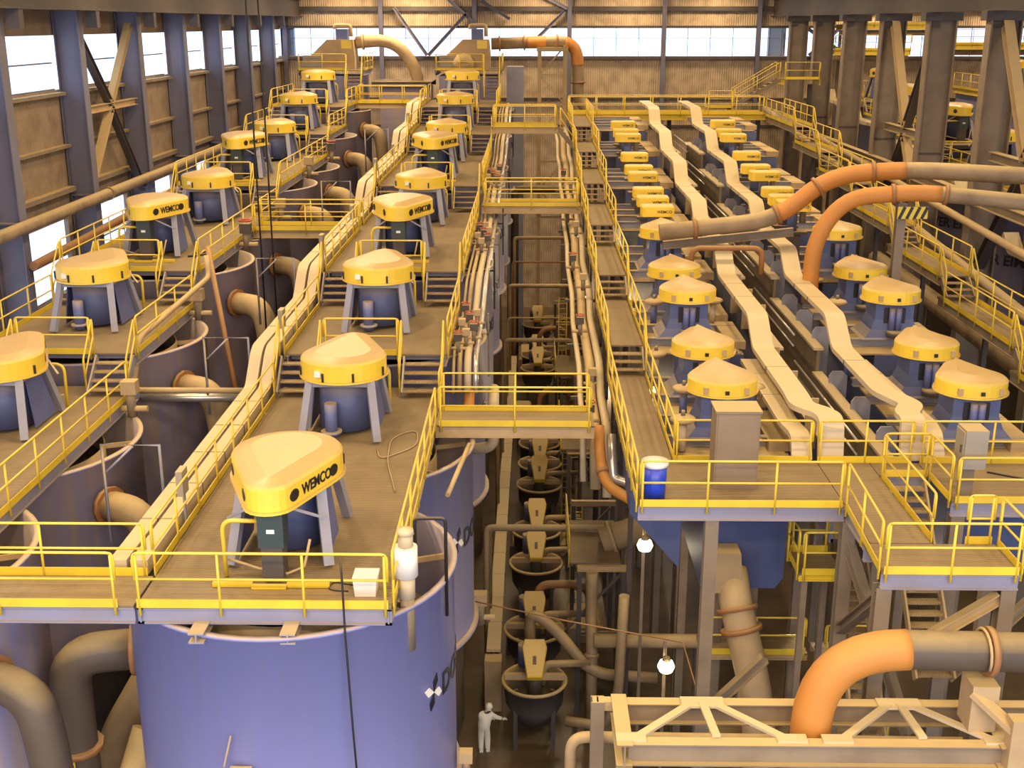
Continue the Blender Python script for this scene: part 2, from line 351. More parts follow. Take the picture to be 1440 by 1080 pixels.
# ------------------------------------------------------------------ railings, decks, stairs
POSTS = {}
def post_mesh(h, r, dz=-0.18):
    if (h, r, dz) not in POSTS:
        o = MB().tube([(0, 0, dz), (0, 0, h)], r, 6).build('post', yel); POSTS[(h, r, dz)] = o.data; bpy.data.objects.remove(o)
    return POSTS[(h, r, dz)]
def rail(p0, p1, label, group='yellow handrails', toe=True, h=1.07, step=1.7, r=0.028, drop=-0.18):
    p0, p1 = Vector(p0), Vector(p1); d = p1 - p0; L = d.length; hd = Vector((d.x, d.y, 0)).normalized()
    root = thing('handrail', label, 'handrail', tuple(p0), group)
    e = d.normalized() * 0.06; up = Vector((0, 0, h))
    MB().tube(fillet([Vector((0, 0, h * 0.5)), up - Vector((0, 0, 0)), d + up, d + Vector((0, 0, h * 0.5))], 0.12, 4), r, 6).build('top_rail', yel, root)
    MB().tube([Vector((0, 0, h * 0.52)), d + Vector((0, 0, h * 0.52))], r * 0.9, 6).build('middle_rail', yel, root)
    if toe: MB().bar(Vector((0, 0, 0.07)), d + Vector((0, 0, 0.07)), 0.02, 0.17).build('toe_board', ytoe, root)
    n = max(1, round(L / step)); me = post_mesh(h, r, drop)
    for k in range(n + 1):
        t = min(max(k / n, 0.05 / L), 1 - 0.05 / L)
        o = bpy.data.objects.new('post', me); COL.objects.link(o); o.parent = root; o.location = d * t
    return root
def deck(x0, x1, y0, y1, z, label, group='grating walkways', edge=None, beams='y', bh=0.32):
    root = thing('walkway', label, 'walkway', ((x0 + x1)/2, (y0 + y1)/2, z), group)
    MB().box(x0, x1, y0, y1, z - 0.05, z).build('grating', grate, root, True)
    bm_ = edge or beamb
    if 'y' in beams:
        for x in (x0 + 0.06, x1 - 0.06): MB().ibeam((x, y0, z - 0.05 - bh/2), (x, y1, z - 0.05 - bh/2), 0.12, bh).build('side_beam', bm_, root, True)
    if 'x' in beams:
        for y in (y0 + 0.06, y1 - 0.06): MB().ibeam((x0, y, z - 0.05 - bh/2), (x1, y, z - 0.05 - bh/2), 0.12, bh).build('side_beam', bm_, root, True)
    if 'p' in beams:
        n = max(2, int((y1 - y0) / 3.4))
        for k in range(n):
            y = y0 + 0.4 + (y1 - y0 - 0.8) * k / (n - 1); MB().box(x0 + 0.1, x1 - 0.1, y - 0.06, y + 0.06, z - 0.25, z - 0.05).build('cross_beam', bm_, root, True)
    return root
def stair(x0, x1, ytop, zlo, zhi, label, group='short stair flights', run=None, sm=None):
    n = max(2, round((zhi - zlo) / 0.2)); run = run or (n - 1) * 0.24
    root = thing('stair_flight', label, 'stairs', ((x0 + x1)/2, ytop - run, zlo), group)
    for x in (x0 + 0.03, x1 - 0.03):
        MB().bar((x, ytop - run - 0.05, zlo + 0.122), (x, ytop - 0.1, zhi - 0.08), 0.05, 0.22).build('stringer', sm or legm, root, True)
    for k in range(1, n):
        z = zlo + (zhi - zlo) * k / n; y = ytop - run + run * (k - 0.5) / (n - 0.5)
        MB().box(x0 + 0.05, x1 - 0.05, y - 0.13, y + 0.13, z - 0.04, z).build('tread', tread, root, True)
    return root

# ------------------------------------------------------------------ big round flotation tanks
CY = [22 + 7.05 * i for i in range(9)]
LV = [13.35, 13.35, 14.35, 15.35, 15.35, 16.4, 16.4, 17.45, 18.5]
def cxC(y): return -4.82 + 0.0085 * (y - 22)
XL = -13.7
RT = 3.3
LEVELS = [(13.35, 19.15, 32.6), (14.35, 32.6, 39.6), (15.35, 39.6, 53.7), (16.4, 53.7, 67.8), (17.45, 67.8, 74.9), (18.5, 74.9, 82.0)]
def wrap(cx, cy, r, th0, zc):
    def fn(x, y, d):
        a = th0 + x / r; rr = r + 0.012 + d; return Vector((cx * 0 + rr * math.cos(a), rr * math.sin(a), zc + y))
    return fn
def tank(x, y, rim, label, mat, group, depth=5.1, txt=None, th0=0, level=0.75, tcol=None):
    t = thing('flotation_tank', label, 'tank', (x, y, rim - depth), group); zz = depth
    MB().lathe([(RT, 0), (RT, zz), (RT + 0.07, zz), (RT + 0.07, zz + 0.06), (RT - 0.06, zz + 0.06), (RT - 0.06, 0.3)], n=56).lathe([(RT + 0.12, 0), (RT + 0.12, 0.1), (RT, 0.1)], n=56).build('shell', mat, t)
    MB().lathe([(RT - 0.06, zz - 1.9), (2.35, zz - 1.7), (2.35, zz - 0.25), (2.31, zz - 0.25), (2.31, zz - 1.9)], n=48).build('froth_launder', inner, t)
    MB().disc((0, 0, zz - level), 2.33, 40).build('froth', froth, t)
    MB().disc((0, 0, 0.01), RT, 40).build('bottom', mat, t)
    for a in (0.35, -0.45, 2.4, 3.6): MB().bar((2.33 * math.cos(a), 2.33 * math.sin(a), zz - 0.4), (RT * 0.985 * math.cos(a), RT * 0.985 * math.sin(a), zz - 0.4), 0.06, 0.12).build('launder_strut', tan, t)
    if txt:
        lettering(txt, 0.68, tcol or letter, t, wrap(0, 0, RT, th0, zz - 2.42))
        # bird-like pinwheel emblem before the words: two pale and two dark blades
        for k in range(4):
            q = MB(); vs = []
            for (u, v) in ((0, 0), (0.30, 0.10), (0.36, 0.3), (0.12, 0.26)):
                a = k * PI / 2 + 0.5; uu, vv = u * math.cos(a) - v * math.sin(a), u * math.sin(a) + v * math.cos(a)
                vs.append((uu * 0.72, vv * 0.85))
            pts3 = []
            for dd in (0.0, 0.02):
                for (u, v) in vs:
                    a = th0 - 0.34 / RT + u / RT; rr = RT + 0.004 + dd; pts3.append((rr * math.cos(a), rr * math.sin(a), zz - 2.15 + v))
            q.add(pts3, [(0, 3, 2, 1), (4, 5, 6, 7), (0, 1, 5, 4), (1, 2, 6, 5), (2, 3, 7, 6), (3, 0, 4, 7)]).build('emblem_blade', white if k % 2 else letter, t)
    p = MB().lathe([(2.5, 0), (2.5, rim - depth)], n=28).build('concrete_pedestal', pedc); p.location = (x, y, 0); p['kind'] = 'structure'
    return t
NAME = 'DORR-OLIVER EIMCO'
for i in range(9):
    y = CY[i]; rim = LV[i] - 0.45
    tank(cxC(y), y, rim, ('clean blue flotation tank at the front of the centre tank row' if i == 0 else 'blue flotation tank, %s from the front of the centre tank row' % ORD[i]), tclean if i == 0 else tmid, 'tanks of the centre row', txt=NAME, th0=R(-20.5), level=1.5 if i == 0 else 0.9)
    tank(XL, y, rim, ('stained flotation tank at the front of the row beside the side wall' if i == 0 else 'stained flotation tank, %s from the front of the side wall row' % ORD[i]), tdust, 'tanks of the side wall row', level=0.75)

# ------------------------------------------------------------------ drive units on the big tanks
def hull(rB, rS, L, off=0, n=20):
    """outline round a big pulley at the origin and a small one L ahead along -y, shrunk by off"""
    rB -= off; rS = max(0.03, rS - off); al = math.acos((rB - rS) / L); out = []
    for k in range(n + 1):
        a = -PI/2 + al + (2*PI - 2*al) * k / n; out.append((rB * math.cos(a), rB * math.sin(a)))
    for k in range(9):
        a = -PI/2 - al + 2*al * k / 8; out.append((rS * math.cos(a), -L + rS * math.sin(a)))
    return out, al
def make_drive(label, group):
    t = thing('agitator_drive', label, 'machine', (0, 0, 0), group)
    rB, rS, L, z0, h = 1.1, 0.46, 1.72, 1.5, 0.46
    rs = [[(x, y, z0 + z) for x, y in hull(rB, rS, L, o)[0]] for o, z in ((-0.05, 0), (-0.05, 0.05), (0, 0.05), (0.0, h), (0.05, h + 0.06), (0.18, h + 0.1), (0.4, h + 0.15))]
    hd = MB().rings(rs).build('hood', yhood, t)
    al = hull(rB, rS, L)[1]
    def side(s, u, v, d=0.0):    # u along the straight flank from the small end, v up, s = +1 for +x side
        a = -PI/2 + s * al; nx, ny = math.cos(a), math.sin(a); dx, dy = -ny * s, nx * s
        if dy < 0: dx, dy = -dx, -dy
        return Vector(((rS + d) * nx + dx * u, -L + (rS + d) * ny + dy * u, z0 + 0.05 + v))
    for s in (1, -1):
        for u in (0.12, 1.52):
            q = MB(); c = [side(s, u + 0.15 * math.cos(2*PI*k/14), 0.2 + 0.12 * math.sin(2*PI*k/14), 0.012) for k in range(14)]
            b = [side(s, u + 0.15 * math.cos(2*PI*k/14), 0.2 + 0.12 * math.sin(2*PI*k/14), -0.01) for k in range(14)]
            q.rings([b, c]).build('vent_hole', black, hd)
    lettering('WEMCO', 0.3, letter, hd, lambda x, y, d: side(1, 0.38 + x * 0.9, 0.1 + y, 0.008 + d))
    for a in (R(20), R(70), R(110), R(160)):
        c = Vector((math.cos(a) * (rB + 0.02), math.sin(a) * (rB + 0.02), z0 + 0.16)); MB().bar(c - Vector((0, 0, 0.1)), c + Vector((0, 0, 0.12)), 0.05, 0.04).build('latch', black, hd)
    a = R(62); c = Vector((math.cos(a) * rB, math.sin(a) * rB, z0 + 0.25)); MB().bar(c - Vector((0, 0, 0.07)), c + Vector((0, 0, 0.07)), 0.16, 0.16).build('data_plate', white, hd)
    # trapezoid support: four raked legs, head frame, blue side sheets and drum
    for sx in (-1, 1):
        for sy in (-1, 1):
            MB().bar((sx * 0.95, sy * 1.23, 0.045), (sx * 0.76, sy * 0.72, 1.5), 0.2, 0.14).build('leg', legm, t)
        MB().add([(sx * 0.9, -1.0, 0.08), (sx * 0.9, 0.35, 0.08), (sx * 0.74, 0.3, 1.45), (sx * 0.74, -0.6, 1.45), (sx * 0.87, -1.0, 0.08), (sx * 0.87, 0.35, 0.08), (sx * 0.71, 0.3, 1.45), (sx * 0.71, -0.6, 1.45)], [(0, 1, 2, 3), (7, 6, 5, 4), (0, 4, 5, 1), (1, 5, 6, 2), (2, 6, 7, 3), (3, 7, 4, 0)]).build('side_sheet', blue, t)
    fr = MB()
    for sx in (-1, 1): fr.box(sx * 0.76 - 0.08, sx * 0.76 + 0.08, -0.78, 0.78, 1.4, 1.5)
    for sy in (-1, 1): fr.box(-0.76, 0.76, sy * 0.74 - 0.08, sy * 0.74 + 0.08, 1.36, 1.5)
    fr.build('head_frame', legm, t)
    MB().lathe([(0.0, 0.1), (0.68, 0.1), (0.68, 1.4), (0.0, 1.4)], n=26).build('drum', dblue, t)
    sp = MB().tube([(0.25, 0.86, 0.05), (0.25, 0.86, 0.95)], 0.16, 12).build('air_pipe', blue, t)
    MB().tube([(0.25, 0.86, 0.16), (0.25, 0.86, 0.22)], 0.27, 12).build('flange', legm, sp)
    for sx in (-1, 1): MB().bar((sx * 0.42, -1.75, 1.46), (sx * 0.95, -1.25, 1.05), 0.06, 0.05).build('hood_stay', legm, t)
    mo = MB().box(-0.22, 0.26, -1.98, -1.5, 0.75, 1.45).build('motor', motor, t)
    MB().box(-0.18, 0.22, -1.96, -1.52, 0.08, 0.75).build('motor_foot', dsteel, mo)
    MB().box(-0.05, 0.1, -1.995, -1.98, 1.05, 1.13).build('data_plate', white, mo)
    MB().tube(fillet([(-0.22, -1.75, 1.2), (-0.95, -1.7, 1.2), (-0.95, -1.65, 0.02)], 0.25), 0.045, 8).build('conduit', yel, mo)
    MB().tube([(-0.9, -1.6, 0.35), (-0.3, -1.7, 0.2), (0.25, -1.75, 0.12), (0.55, -1.6, 0.2), (0.65, -1.45, 0.7)], 0.03, 6).build('cable', tan, mo)
    MB().box(-1.1, -0.35, -2.12, -2.02, 0.01, 0.1).box(0.3, 1.1, -2.12, -2.02, 0.01, 0.1).box(-0.35, 0.3, -2.2, -2.1, 0.01, 0.08).build('kick_plate', ytoe, t)
    return t
TOWARD = [1, 0, 0, 1, 0, 1, 0, 0, 0]
proto = None
for row in ('C', 'L'):
    for i in range(9):
        if row == 'L' and i == 0: continue
        y = CY[i]; x = cxC(y) if row == 'C' else XL; rn = 'centre row' if row == 'C' else 'side wall row'
        lb = ('yellow lettered hood drive pointing frontwards on the %s tank of the %s' if TOWARD[i] else 'yellow hood drive, small plates facing front, on the %s tank of the %s') % (ORD[i], rn)
        if proto is None:
            proto = make_drive(lb, 'drives of the big tanks'); proto.location = (x, y, LV[i])
        else:
            dup(proto, (x, y, LV[i]), 0 if TOWARD[i] else PI, lb, 'drives of the big tanks', drop=() if TOWARD[i] else ('kick_plate',))

# ------------------------------------------------------------------ decks, handrails and stairs on the two big rows
HW = 2.33
LN = ['lowest', 'second', 'third', 'fourth', 'fifth', 'top']
for row in ('C', 'L'):
    rn = 'centre row' if row == 'C' else 'side wall row'
    for k, (z, y0, y1) in enumerate(LEVELS):
        cx = cxC((y0 + y1)/2) if row == 'C' else XL
        if k == 0: cx = cx if row == 'L' else -4.8
        deck(cx - HW, cx + HW, y0, y1, z, 'grating deck over the tanks, %s level of the %s' % (LN[k], rn), beams='yxp' if k == 0 else 'yp')
        sl = cx - HW - 0.037; sr = cx + HW + 0.037
        ye = y1 - 1.05 if k < 5 else y1
        ys = y0 + 0.05
        # aisle side / wall side rails, with gaps where bridges meet the deck
        gapR = {0: (29.2, 30.5), 2: (52.0, 53.3), 5: None}.get(k) if row == 'C' else {0: (19.2, 20.4), 2: (47.9, 49.2), 5: (78.6, 80.0)}.get(k)
        gapL = ({0: (19.2, 20.4), 2: (47.9, 49.2), 5: (78.6, 80.0)}.get(k) if row == 'C' else None)
        for sx, gap, sn in ((sl, gapL, 'wall-facing'), (sr, gapR, 'aisle-facing')):
            segs = [(ys, ye)] if not gap else [s for s in ((ys, gap[0]), (gap[1], ye)) if s[1] - s[0] > 0.4]
            for j, (a, b) in enumerate(segs):
                rail((sx, a, z), (sx, b, z), 'yellow handrail on the %s edge of the %s, %s level%s' % (sn, rn, LN[k], '' if len(segs) == 1 else (', near part' if j == 0 else ', far part')))
        if k < 5:
            zn = LEVELS[k+1][0]; run = 1.0
            for a, b, sn in ((cx - HW, cx - 1.2, 'wall-facing'), (cx + 1.2, cx + HW, 'aisle-facing')):
                stair(a, b, y1 - 0.01, z, zn, 'short stairs up from the %s level, %s side of the %s' % (LN[k], sn, rn), run=run)
            for x, sn in ((sl, 'wall-facing outer'), (cx - 1.16, 'wall-facing inner'), (cx + 1.16, 'aisle-facing inner'), (sr, 'aisle-facing outer')):
                rail((x, y1 - run, z + 0.01), (x, y1 - 0.07, zn), 'sloping handrail on the %s stair string above the %s level, %s' % (sn, LN[k], rn), 'stair handrails', toe=False, step=1.3, drop=0.0)
            rail((cx - 1.08, y1 - 0.04, zn), (cx + 1.08, y1 - 0.04, zn), 'cross handrail guarding the step edge above the %s level of the %s' % (LN[k], rn))
rail((-7.1, 19.11, 13.35), (-2.52, 19.11, 13.35), 'front handrail of the centre row above the clean blue tank')
for k, x in enumerate((-5.95, -4.3)):
    o = MB().ibeam((x, 18.7, 12.93), (x, 19.6, 12.93), 0.28, 0.2).build('support_stub', legm)
    tag(o, 'pale beam stub over the clean blue tank rim, %s from the walkway bend' % ORD[k], 'beam', 'beam stubs under the front walkway')
# front walkway from the centre row to the side wall row
deck(-11.35, -7.18, 19.15, 20.35, 13.35, 'front grating walkway leading from the clean blue tank toward the side wall', beams='x')
rail((-16.1, 19.11, 13.35), (-7.45, 19.11, 13.35), 'near handrail of the front walkway toward the side wall', step=2.0)
rail((-11.3, 20.39, 13.35), (-7.3, 20.39, 13.35), 'far handrail of the front walkway beside the pale cable trays')
# bridges
def bridge(x0, x1, y0, y1, z, what):
    deck(x0, x1, y0, y1, z, 'short bridge deck ' + what, beams='x', edge=tan, bh=0.3)
    rail((x0 + 0.1, y0 - 0.037, z), (x1 - 0.1, y0 - 0.037, z), 'near handrail of the bridge ' + what); rail((x0 + 0.1, y1 + 0.037, z), (x1 - 0.1, y1 + 0.037, z), 'far handrail of the bridge ' + what)
bridge(-11.4, -6.95, 47.95, 49.15, 15.35, 'between the two tank rows, third level')
bridge(-11.4, -6.7, 78.7, 79.9, 18.5, 'between the two tank rows, top level')
bridge(-2.45, 1.75, 29.25, 30.45, 13.35, 'over the aisle at the lowest level')
bridge(-2.1, 2.3, 52.05, 53.25, 15.75, 'over the aisle at the third level')
bridge(-2.0, 1.5, 62.6, 63.8, 18.3, 'over the aisle high up at the back')

# ------------------------------------------------------------------ small-cell banks beside the aisle (two banks with square tanks)
RV = [(13.2, 24.3, 35.2), (13.95, 35.2, 42.2), (14.7, 42.2, 48.8), (15.45, 48.8, 55.5), (16.3, 55.5, 62.0), (17.1, 62.0, 68.0), (17.9, 68.0, 76.0)]
RN = ['lowest', 'second', 'third', 'fourth', 'fifth', 'sixth', 'top']
WX0, WX1 = 2.47, 3.55
for k, (z, y0, y1) in enumerate(RV):
    a = 27.05 if k == 0 else y0
    deck(WX0, WX1, a, y1, z, 'narrow grating walkway along the aisle side of the small cells, %s level' % RN[k], beams='y', edge=steel)
    run = 0.8 if k < 6 else 0
    rail((WX0 - 0.037, a + 0.05, z), (WX0 - 0.037, y1 - run, z), 'handrail on the aisle edge of the small cell walkway, %s level' % RN[k])
    rail((WX1 + 0.037, a + 0.05, z), (WX1 + 0.037, y1 - run, z), 'handrail on the machine edge of the small cell walkway, %s level' % RN[k])
    for xs, nm in ((3.3, 'aisle walkway'), (15.5, 'walkway by the broad columns')):
        ym = 34.7 if k == 0 else (a + y1)/2; o = MB().ibeam((xs, ym, 0), (xs, ym, z - 0.06), 0.16, 0.16).build('support_post', dsteel); tag(o, 'post under the %s of the small cells, %s level' % (nm, RN[k]), 'post', 'walkway posts')
    deck(14.95, 16.0, a, y1, z, 'narrow grating walkway beside the broad columns, %s level' % RN[k], beams='y', edge=steel)
    rail((14.913, a + 0.05, z), (14.913, y1 - run, z), 'handrail on the machine edge of the walkway beside the broad columns, %s level' % RN[k])
    rail((16.037, a + 0.05, z), (16.037, y1 - run, z), 'handrail on the outer edge of the walkway beside the broad columns, %s level' % RN[k])
    if k < 6:
        zn = RV[k+1][0]
        for x0, x1, sn in ((WX0, WX1, 'aisle walkway of the small cells'), (14.95, 16.0, 'walkway beside the broad columns')):
            stair(x0, x1, y1 - 0.01, z, zn, 'few steps above the %s level of the %s' % (RN[k], sn), run=run, sm=steel)
            for x, en in ((x0 - 0.037, 'aisle-ward'), (x1 + 0.037, 'column-ward')):
                rail((x, y1 - run, z + 0.01), (x, y1 - 0.07, zn), 'sloping handrail, %s edge, steps above the %s level, %s' % (en, RN[k], sn), 'stair handrails', toe=False, drop=0.0)
# steel tanks of the banks
BANKS = ((3.75, 6.7, 'aisle-side'), (9.95, 12.9, 'column-side'))
for bi, (x0, x1, bn) in enumerate(BANKS):
    for k, (z, y0, y1) in enumerate(RV):
        a = 28.0 if k == 0 else y0 + 0.02; b = y1 - 0.02; zt = z - 0.3
        t = thing('flotation_cell_bank', 'blue square-sided cell bank, %s, %s level' % (bn, RN[k]), 'tank', ((x0 + x1)/2, (a + b)/2, zt - 3.6), 'small cell banks')
        pr = [(x0 + 0.8, zt), (x0 + 0.8, zt - 3.6), (x1 - 0.2, zt - 3.6), (x1, zt - 3.3), (x1, zt)]
        MB().rings([[(x, a, q) for x, q in pr], [(x, b, q) for x, q in pr]]).build('cell_body', dblue, t, True)
        MB().box(x0 + 0.1, x1 - 0.1, a, b, zt, zt + 0.05).build('top_plate', tan if k < 2 else dsteel, t, True)
        n = max(1, round((b - a) / 3.5))
        for j in range(n):
            yc = a + (b - a) * (j + 0.5) / n
            for dy in (-0.85, 0.85): MB().ibeam((x0 - 0.1, yc + dy, zt + 0.18), (x1 + 0.1, yc + dy, zt + 0.18), 0.2, 0.26).build('cross_beam', legm, t, True)
            MB().box(x1 - 0.5, x1 + 0.12, yc - 1.3, yc + 1.3, zt + 0.05, zt + 0.3).build('froth_lip', tan, t, True)
        for y in (a + 0.3, b - 0.3): MB().box(x0 + 1.2, x0 + 1.45, y - 0.15, y + 0.15, 0, zt - 3.6).box(x1 - 0.9, x1 - 0.6, y - 0.15, y + 0.15, 0, zt - 3.6).build('support_leg', steel, t, True)
def make_small_drive(label, group):
    t = thing('agitator_drive', label, 'machine', (0, 0, 0), group)
    def sq(h, d, z): return [(-h, -d, z), (h, -d, z), (h, d, z), (-h, d, z)]
    MB().rings([sq(1.0, 0.75, 0), sq(0.92, 0.7, 0.06), sq(0.72, 0.6, 0.3), sq(0.6, 0.55, 0.62), sq(0.6, 0.55, 1.12)]).build('pedestal', dblue, t)
    for x in (-0.26, 0.26): MB().box(x - 0.07, x + 0.07, -0.58, -0.54, 0.5, 1.0).build('slot_opening', black, t)
    for x in (-0.1, 0.1): MB().tube([(x, -0.66, 0.25), (x, -0.66, 1.0)], 0.1, 10).build('bearing_column', blue, t)
    MB().lathe([(0, 0.14), (0.28, 0.14), (0.28, 0.3), (0, 0.3)], c=(0, -0.82, 0), n=16).build('coupling', dsteel, t)
    rB, rS, L, z0, h = 0.9, 0.3, 1.3, 1.15, 0.34
    rs = [[(x, y * 0.95, z0 + z) for x, y in hull(rB, rS, L, o)[0]] for o, z in ((-0.05, 0), (-0.05, 0.04), (0, 0.04), (0, h), (0.06, h + 0.06), (0.3, h + 0.13), (0.55, h + 0.17))]
    hd = MB().rings([[(-x, -y, z) for x, y, z in q] for q in rs]).build('hood', yhood, t)
    for a in (-125, -55): 
        c = Vector((math.cos(R(a)) * 0.9, math.sin(R(a)) * 0.86, z0 + 0.16)); MB().bar(c - Vector((0, 0, 0.08)), c + Vector((0, 0, 0.1)), 0.12, 0.1).build('lug', tan, hd)
    c = Vector((0, -0.86, z0 + 0.16)); MB().bar(c - Vector((0, 0, 0.05)), c + Vector((0, 0, 0.05)), 0.1, 0.06).build('data_plate', black, hd)
    mo = MB().tube([(0.0, 1.15, 0.15), (0.0, 1.15, 1.1)], 0.24, 12).build('motor', dblue, t)
    return t
tag(MB().rings([[(x, a, z) for x, z in ((2.62, 12.3), (2.62, 11.45), (3.95, 9.9), (3.95, 12.3))] for a in (27.9, 30.3)]).build('hopper', dblue), 'blue sloped hopper under the walkway corner by the work lamp', 'hopper')
sp0 = None
for bi, (xc, bn) in enumerate(((5.05, 'aisle-side'), (11.5, 'column-side'))):
    for j, (y, z) in enumerate(((29.3, 13.2), (32.9, 13.2), (36.6, 13.95), (40.2, 13.95), (43.7, 14.7))):
        lb = 'yellow rounded hood on flared blue pedestal, %s from the front of the %s cells' % (ORD[j], bn)
        loc = (xc, y, z + 0.02)
        if sp0 is None: sp0 = make_small_drive(lb, 'hood drives on the small cells'); sp0.location = loc
        else: dup(sp0, loc, 0, lb, 'hood drives on the small cells')
def make_slab_hood(label, group):
    t = thing('drive_hood', label, 'machine', (0, 0, 0), group)
    o = []
    for cx_, cy_, a0 in ((0.46, 0.26, 0), (-0.46, 0.26, 90), (-0.46, -0.26, 180), (0.46, -0.26, 270)):
        o += [(cx_ + 0.18 * math.cos(R(a0 + q)), cy_ + 0.18 * math.sin(R(a0 + q))) for q in (0, 45, 90)]
    hd = MB().rings([[(x * s, y * s, z) for x, y in o] for s, z in ((1, -0.19), (1, 0.16), (0.95, 0.2))]).build('hood', ysmall, t)
    lettering('WEMCO', 0.15, letter, hd, lambda x, y, d: Vector((-0.05 + x, -0.441 - d, -0.05 + y)))
    MB().tube([(0, 0, -0.19), (0, 0, -1.0)], 0.2, 12).build('drive_column', dblue, t)
    MB().tube([(0.42, 0.1, -0.19), (0.42, 0.1, -0.7)], 0.13, 10).build('motor', steel, t)
    MB().box(-0.45, 0.55, -0.32, 0.32, -1.1, -1.0).build('base_plate', dsteel, t)
    return t
sh0 = None
HOODS = [(5.0, 45.8, 16.52), (5.0, 47.6, 16.62), (5.0, 49.6, 16.7), (5.0, 52.1, 17.05), (5.0, 54.2, 17.1), (5.0, 56.6, 17.42), (5.0, 60.6, 17.95), (5.0, 62.1, 18.05), (5.0, 64.1, 18.3),
         (10.0, 46.0, 16.7), (10.1, 47.6, 16.68), (10.43, 49.67, 16.71), (10.24, 52.08, 17.1), (10.23, 54.21, 17.14), (10.16, 56.61, 17.48), (10.1, 60.6, 17.95), (9.9, 62.1, 18.06), (9.9, 64.1, 18.35)]
for j, (x, y, z) in enumerate(HOODS):
    if j > 8: x = max(x, 10.32)
    lb = 'small yellow slab hood with black lettering, %s of its line beyond the rounded hoods, %s' % (ORD[j % 9], 'aisle-side' if j < 9 else 'column-side')
    if sh0 is None: sh0 = make_slab_hood(lb, 'small slab hoods'); sh0.location = (x, y, z)
    else: dup(sh0, (x, y, z), 0, lb, 'small slab hoods')
    p = MB().box(x - 0.3, x + 0.3, y - 0.28, y + 0.28, [q[0] for q in RV if q[1] <= y < q[2]][0] + 0.02, z - 1.1).build('pedestal_box', dsteel); p['kind'] = 'thing'
    tag(p, 'dark box pedestal under the %s small slab hood, %s' % (ORD[j % 9], 'aisle-side' if j < 9 else 'column-side'), 'pedestal', 'slab hood pedestals')
# ------------------------------------------------------------------ covered trays
def ribbon(name, pts, wd, h, mat, label, group=None, rad=0.28, ribs=True):
    p = fillet(pts, rad, 5); vs = []; s = Vector((1, 0, 0))
    for i, q in enumerate(p):
        d = (p[min(i+1, len(p)-1)] - p[max(i-1, 0)]).normalized(); hd = Vector((d.x, d.y, 0))
        if hd.length > 0.15: s = hd.normalized().cross(Vector((0, 0, 1)))
        u = s.cross(d).normalized()
        vs.append([q + s * a * wd/2 + u * b * h/2 for a, b in ((-1, -1), (1, -1), (1, 1), (-1, 1))])
    root = thing(name, label, 'cable tray', tuple(p[0]), group)
    MB().rings(vs).build('cover', mat, root, True)
    vs2 = [[c + (c - (q[0] + q[1] + q[2] + q[3]) / 4) * 0.06 for c in q] for q in vs]
    st = MB(); acc = 0; k = 0
    for i in range(1, len(p)):
        acc += (p[i] - p[i-1]).length
    for i in range(len(p) - 1):
        L = (p[i+1] - p[i]).length
        if L > 2.4:
            for j in range(1, int(L // 2.0) + 1):
                t0 = j * 2.0 / L
                if t0 < 0.97:
                    a = [x.lerp(y, t0 - 0.012/L) for x, y in zip(vs2[i], vs2[i+1])]; b = [x.lerp(y, t0 + 0.012/L) for x, y in zip(vs2[i], vs2[i+1])]; st.rings([a, b]); k += 1
    if k: st.build('cover_seam_strap', dsteel, root, True)
    return root
zz = [q[0] for q in RV]
def rowz(dz, x, y0, yend=75, dy=-0.7, jog=0.0):
    out = []
    for k, (z, a, b) in enumerate(RV):
        if a > yend: break
        s0 = max(a, y0) + (0 if k == 0 else 0.55); out.append((x, s0 + dy * (k > 0), z + dz)); out.append((x, min(b, yend) - 0.55 + dy, z + dz))
    return out
ribbon('cable_tray', [(7.45, 27.22, 13.2), (7.45, 27.42, 14.2), (7.35, 27.9, 14.2), (6.95, 28.4, 14.2)] + rowz(1.0, 7.0, 29.5), 0.62, 0.14, tray, 'wide pale covered tray beside the aisle-side cells, curling down at its near end', 'covered cable trays')
ribbon('cable_tray', [(6.75, 27.22, 13.2), (6.75, 27.5, 13.75), (6.6, 28.2, 13.8), (6.62, 34.0, 13.8)], 0.5, 0.12, tray, 'lower short pale tray tucked under the aisle-side wide tray', 'covered cable trays')
ribbon('cable_tray', [(9.45, 27.22, 13.2), (9.45, 27.42, 14.2), (9.4, 27.8, 14.2), (9.75, 28.5, 14.2), (9.35, 29.6, 14.2)] + rowz(1.0, 9.35, 30.2), 0.6, 0.14, tray, 'wide pale covered tray beside the column-side cells with a kinked near end', 'covered cable trays')
ribbon('cable_tray', [(10.02, 27.22, 13.2), (10.02, 27.5, 13.75), (10.1, 28.2, 13.8), (9.9, 34.0, 13.8)], 0.46, 0.12, tray, 'lower short pale tray hugging the column-side wide tray', 'covered cable trays')
def rowc(dz, x, y0):
    out = []
    for k, (z, a, b) in enumerate(LEVELS):
        c = 0.0085 * ((a + b)/2 - 22); out += [(x + c, max(a, y0) + (0.15 if k else 0), z + dz), (x + c, b - 0.55, z + dz)]
    return out
ribbon('cable_tray', rowc(0.06, -7.56, 20.6), 0.34, 0.3, tray, 'pale covered tray on the wall side of the centre row, next to its handrail', 'covered cable trays')
ribbon('cable_tray', rowc(0.06, -7.97, 20.6), 0.34, 0.3, tray, 'pale covered tray on the wall side of the centre row, outer of two', 'covered cable trays')
for i in range(8):
    y = 23.5 + 7.05 * i; z = [q[0] for q in LEVELS if q[1] <= y < q[2]][0]; c = 0.0085 * (y - 22)
    o = MB().box(-8.15 + c, -7.2 + c, y - 0.05, y + 0.05, z - 0.3, z - 0.13).build('tray_bracket', legm); tag(o, 'bracket arm under the pale trays at the %s centre row tank' % ORD[i], 'bracket', 'tray brackets')
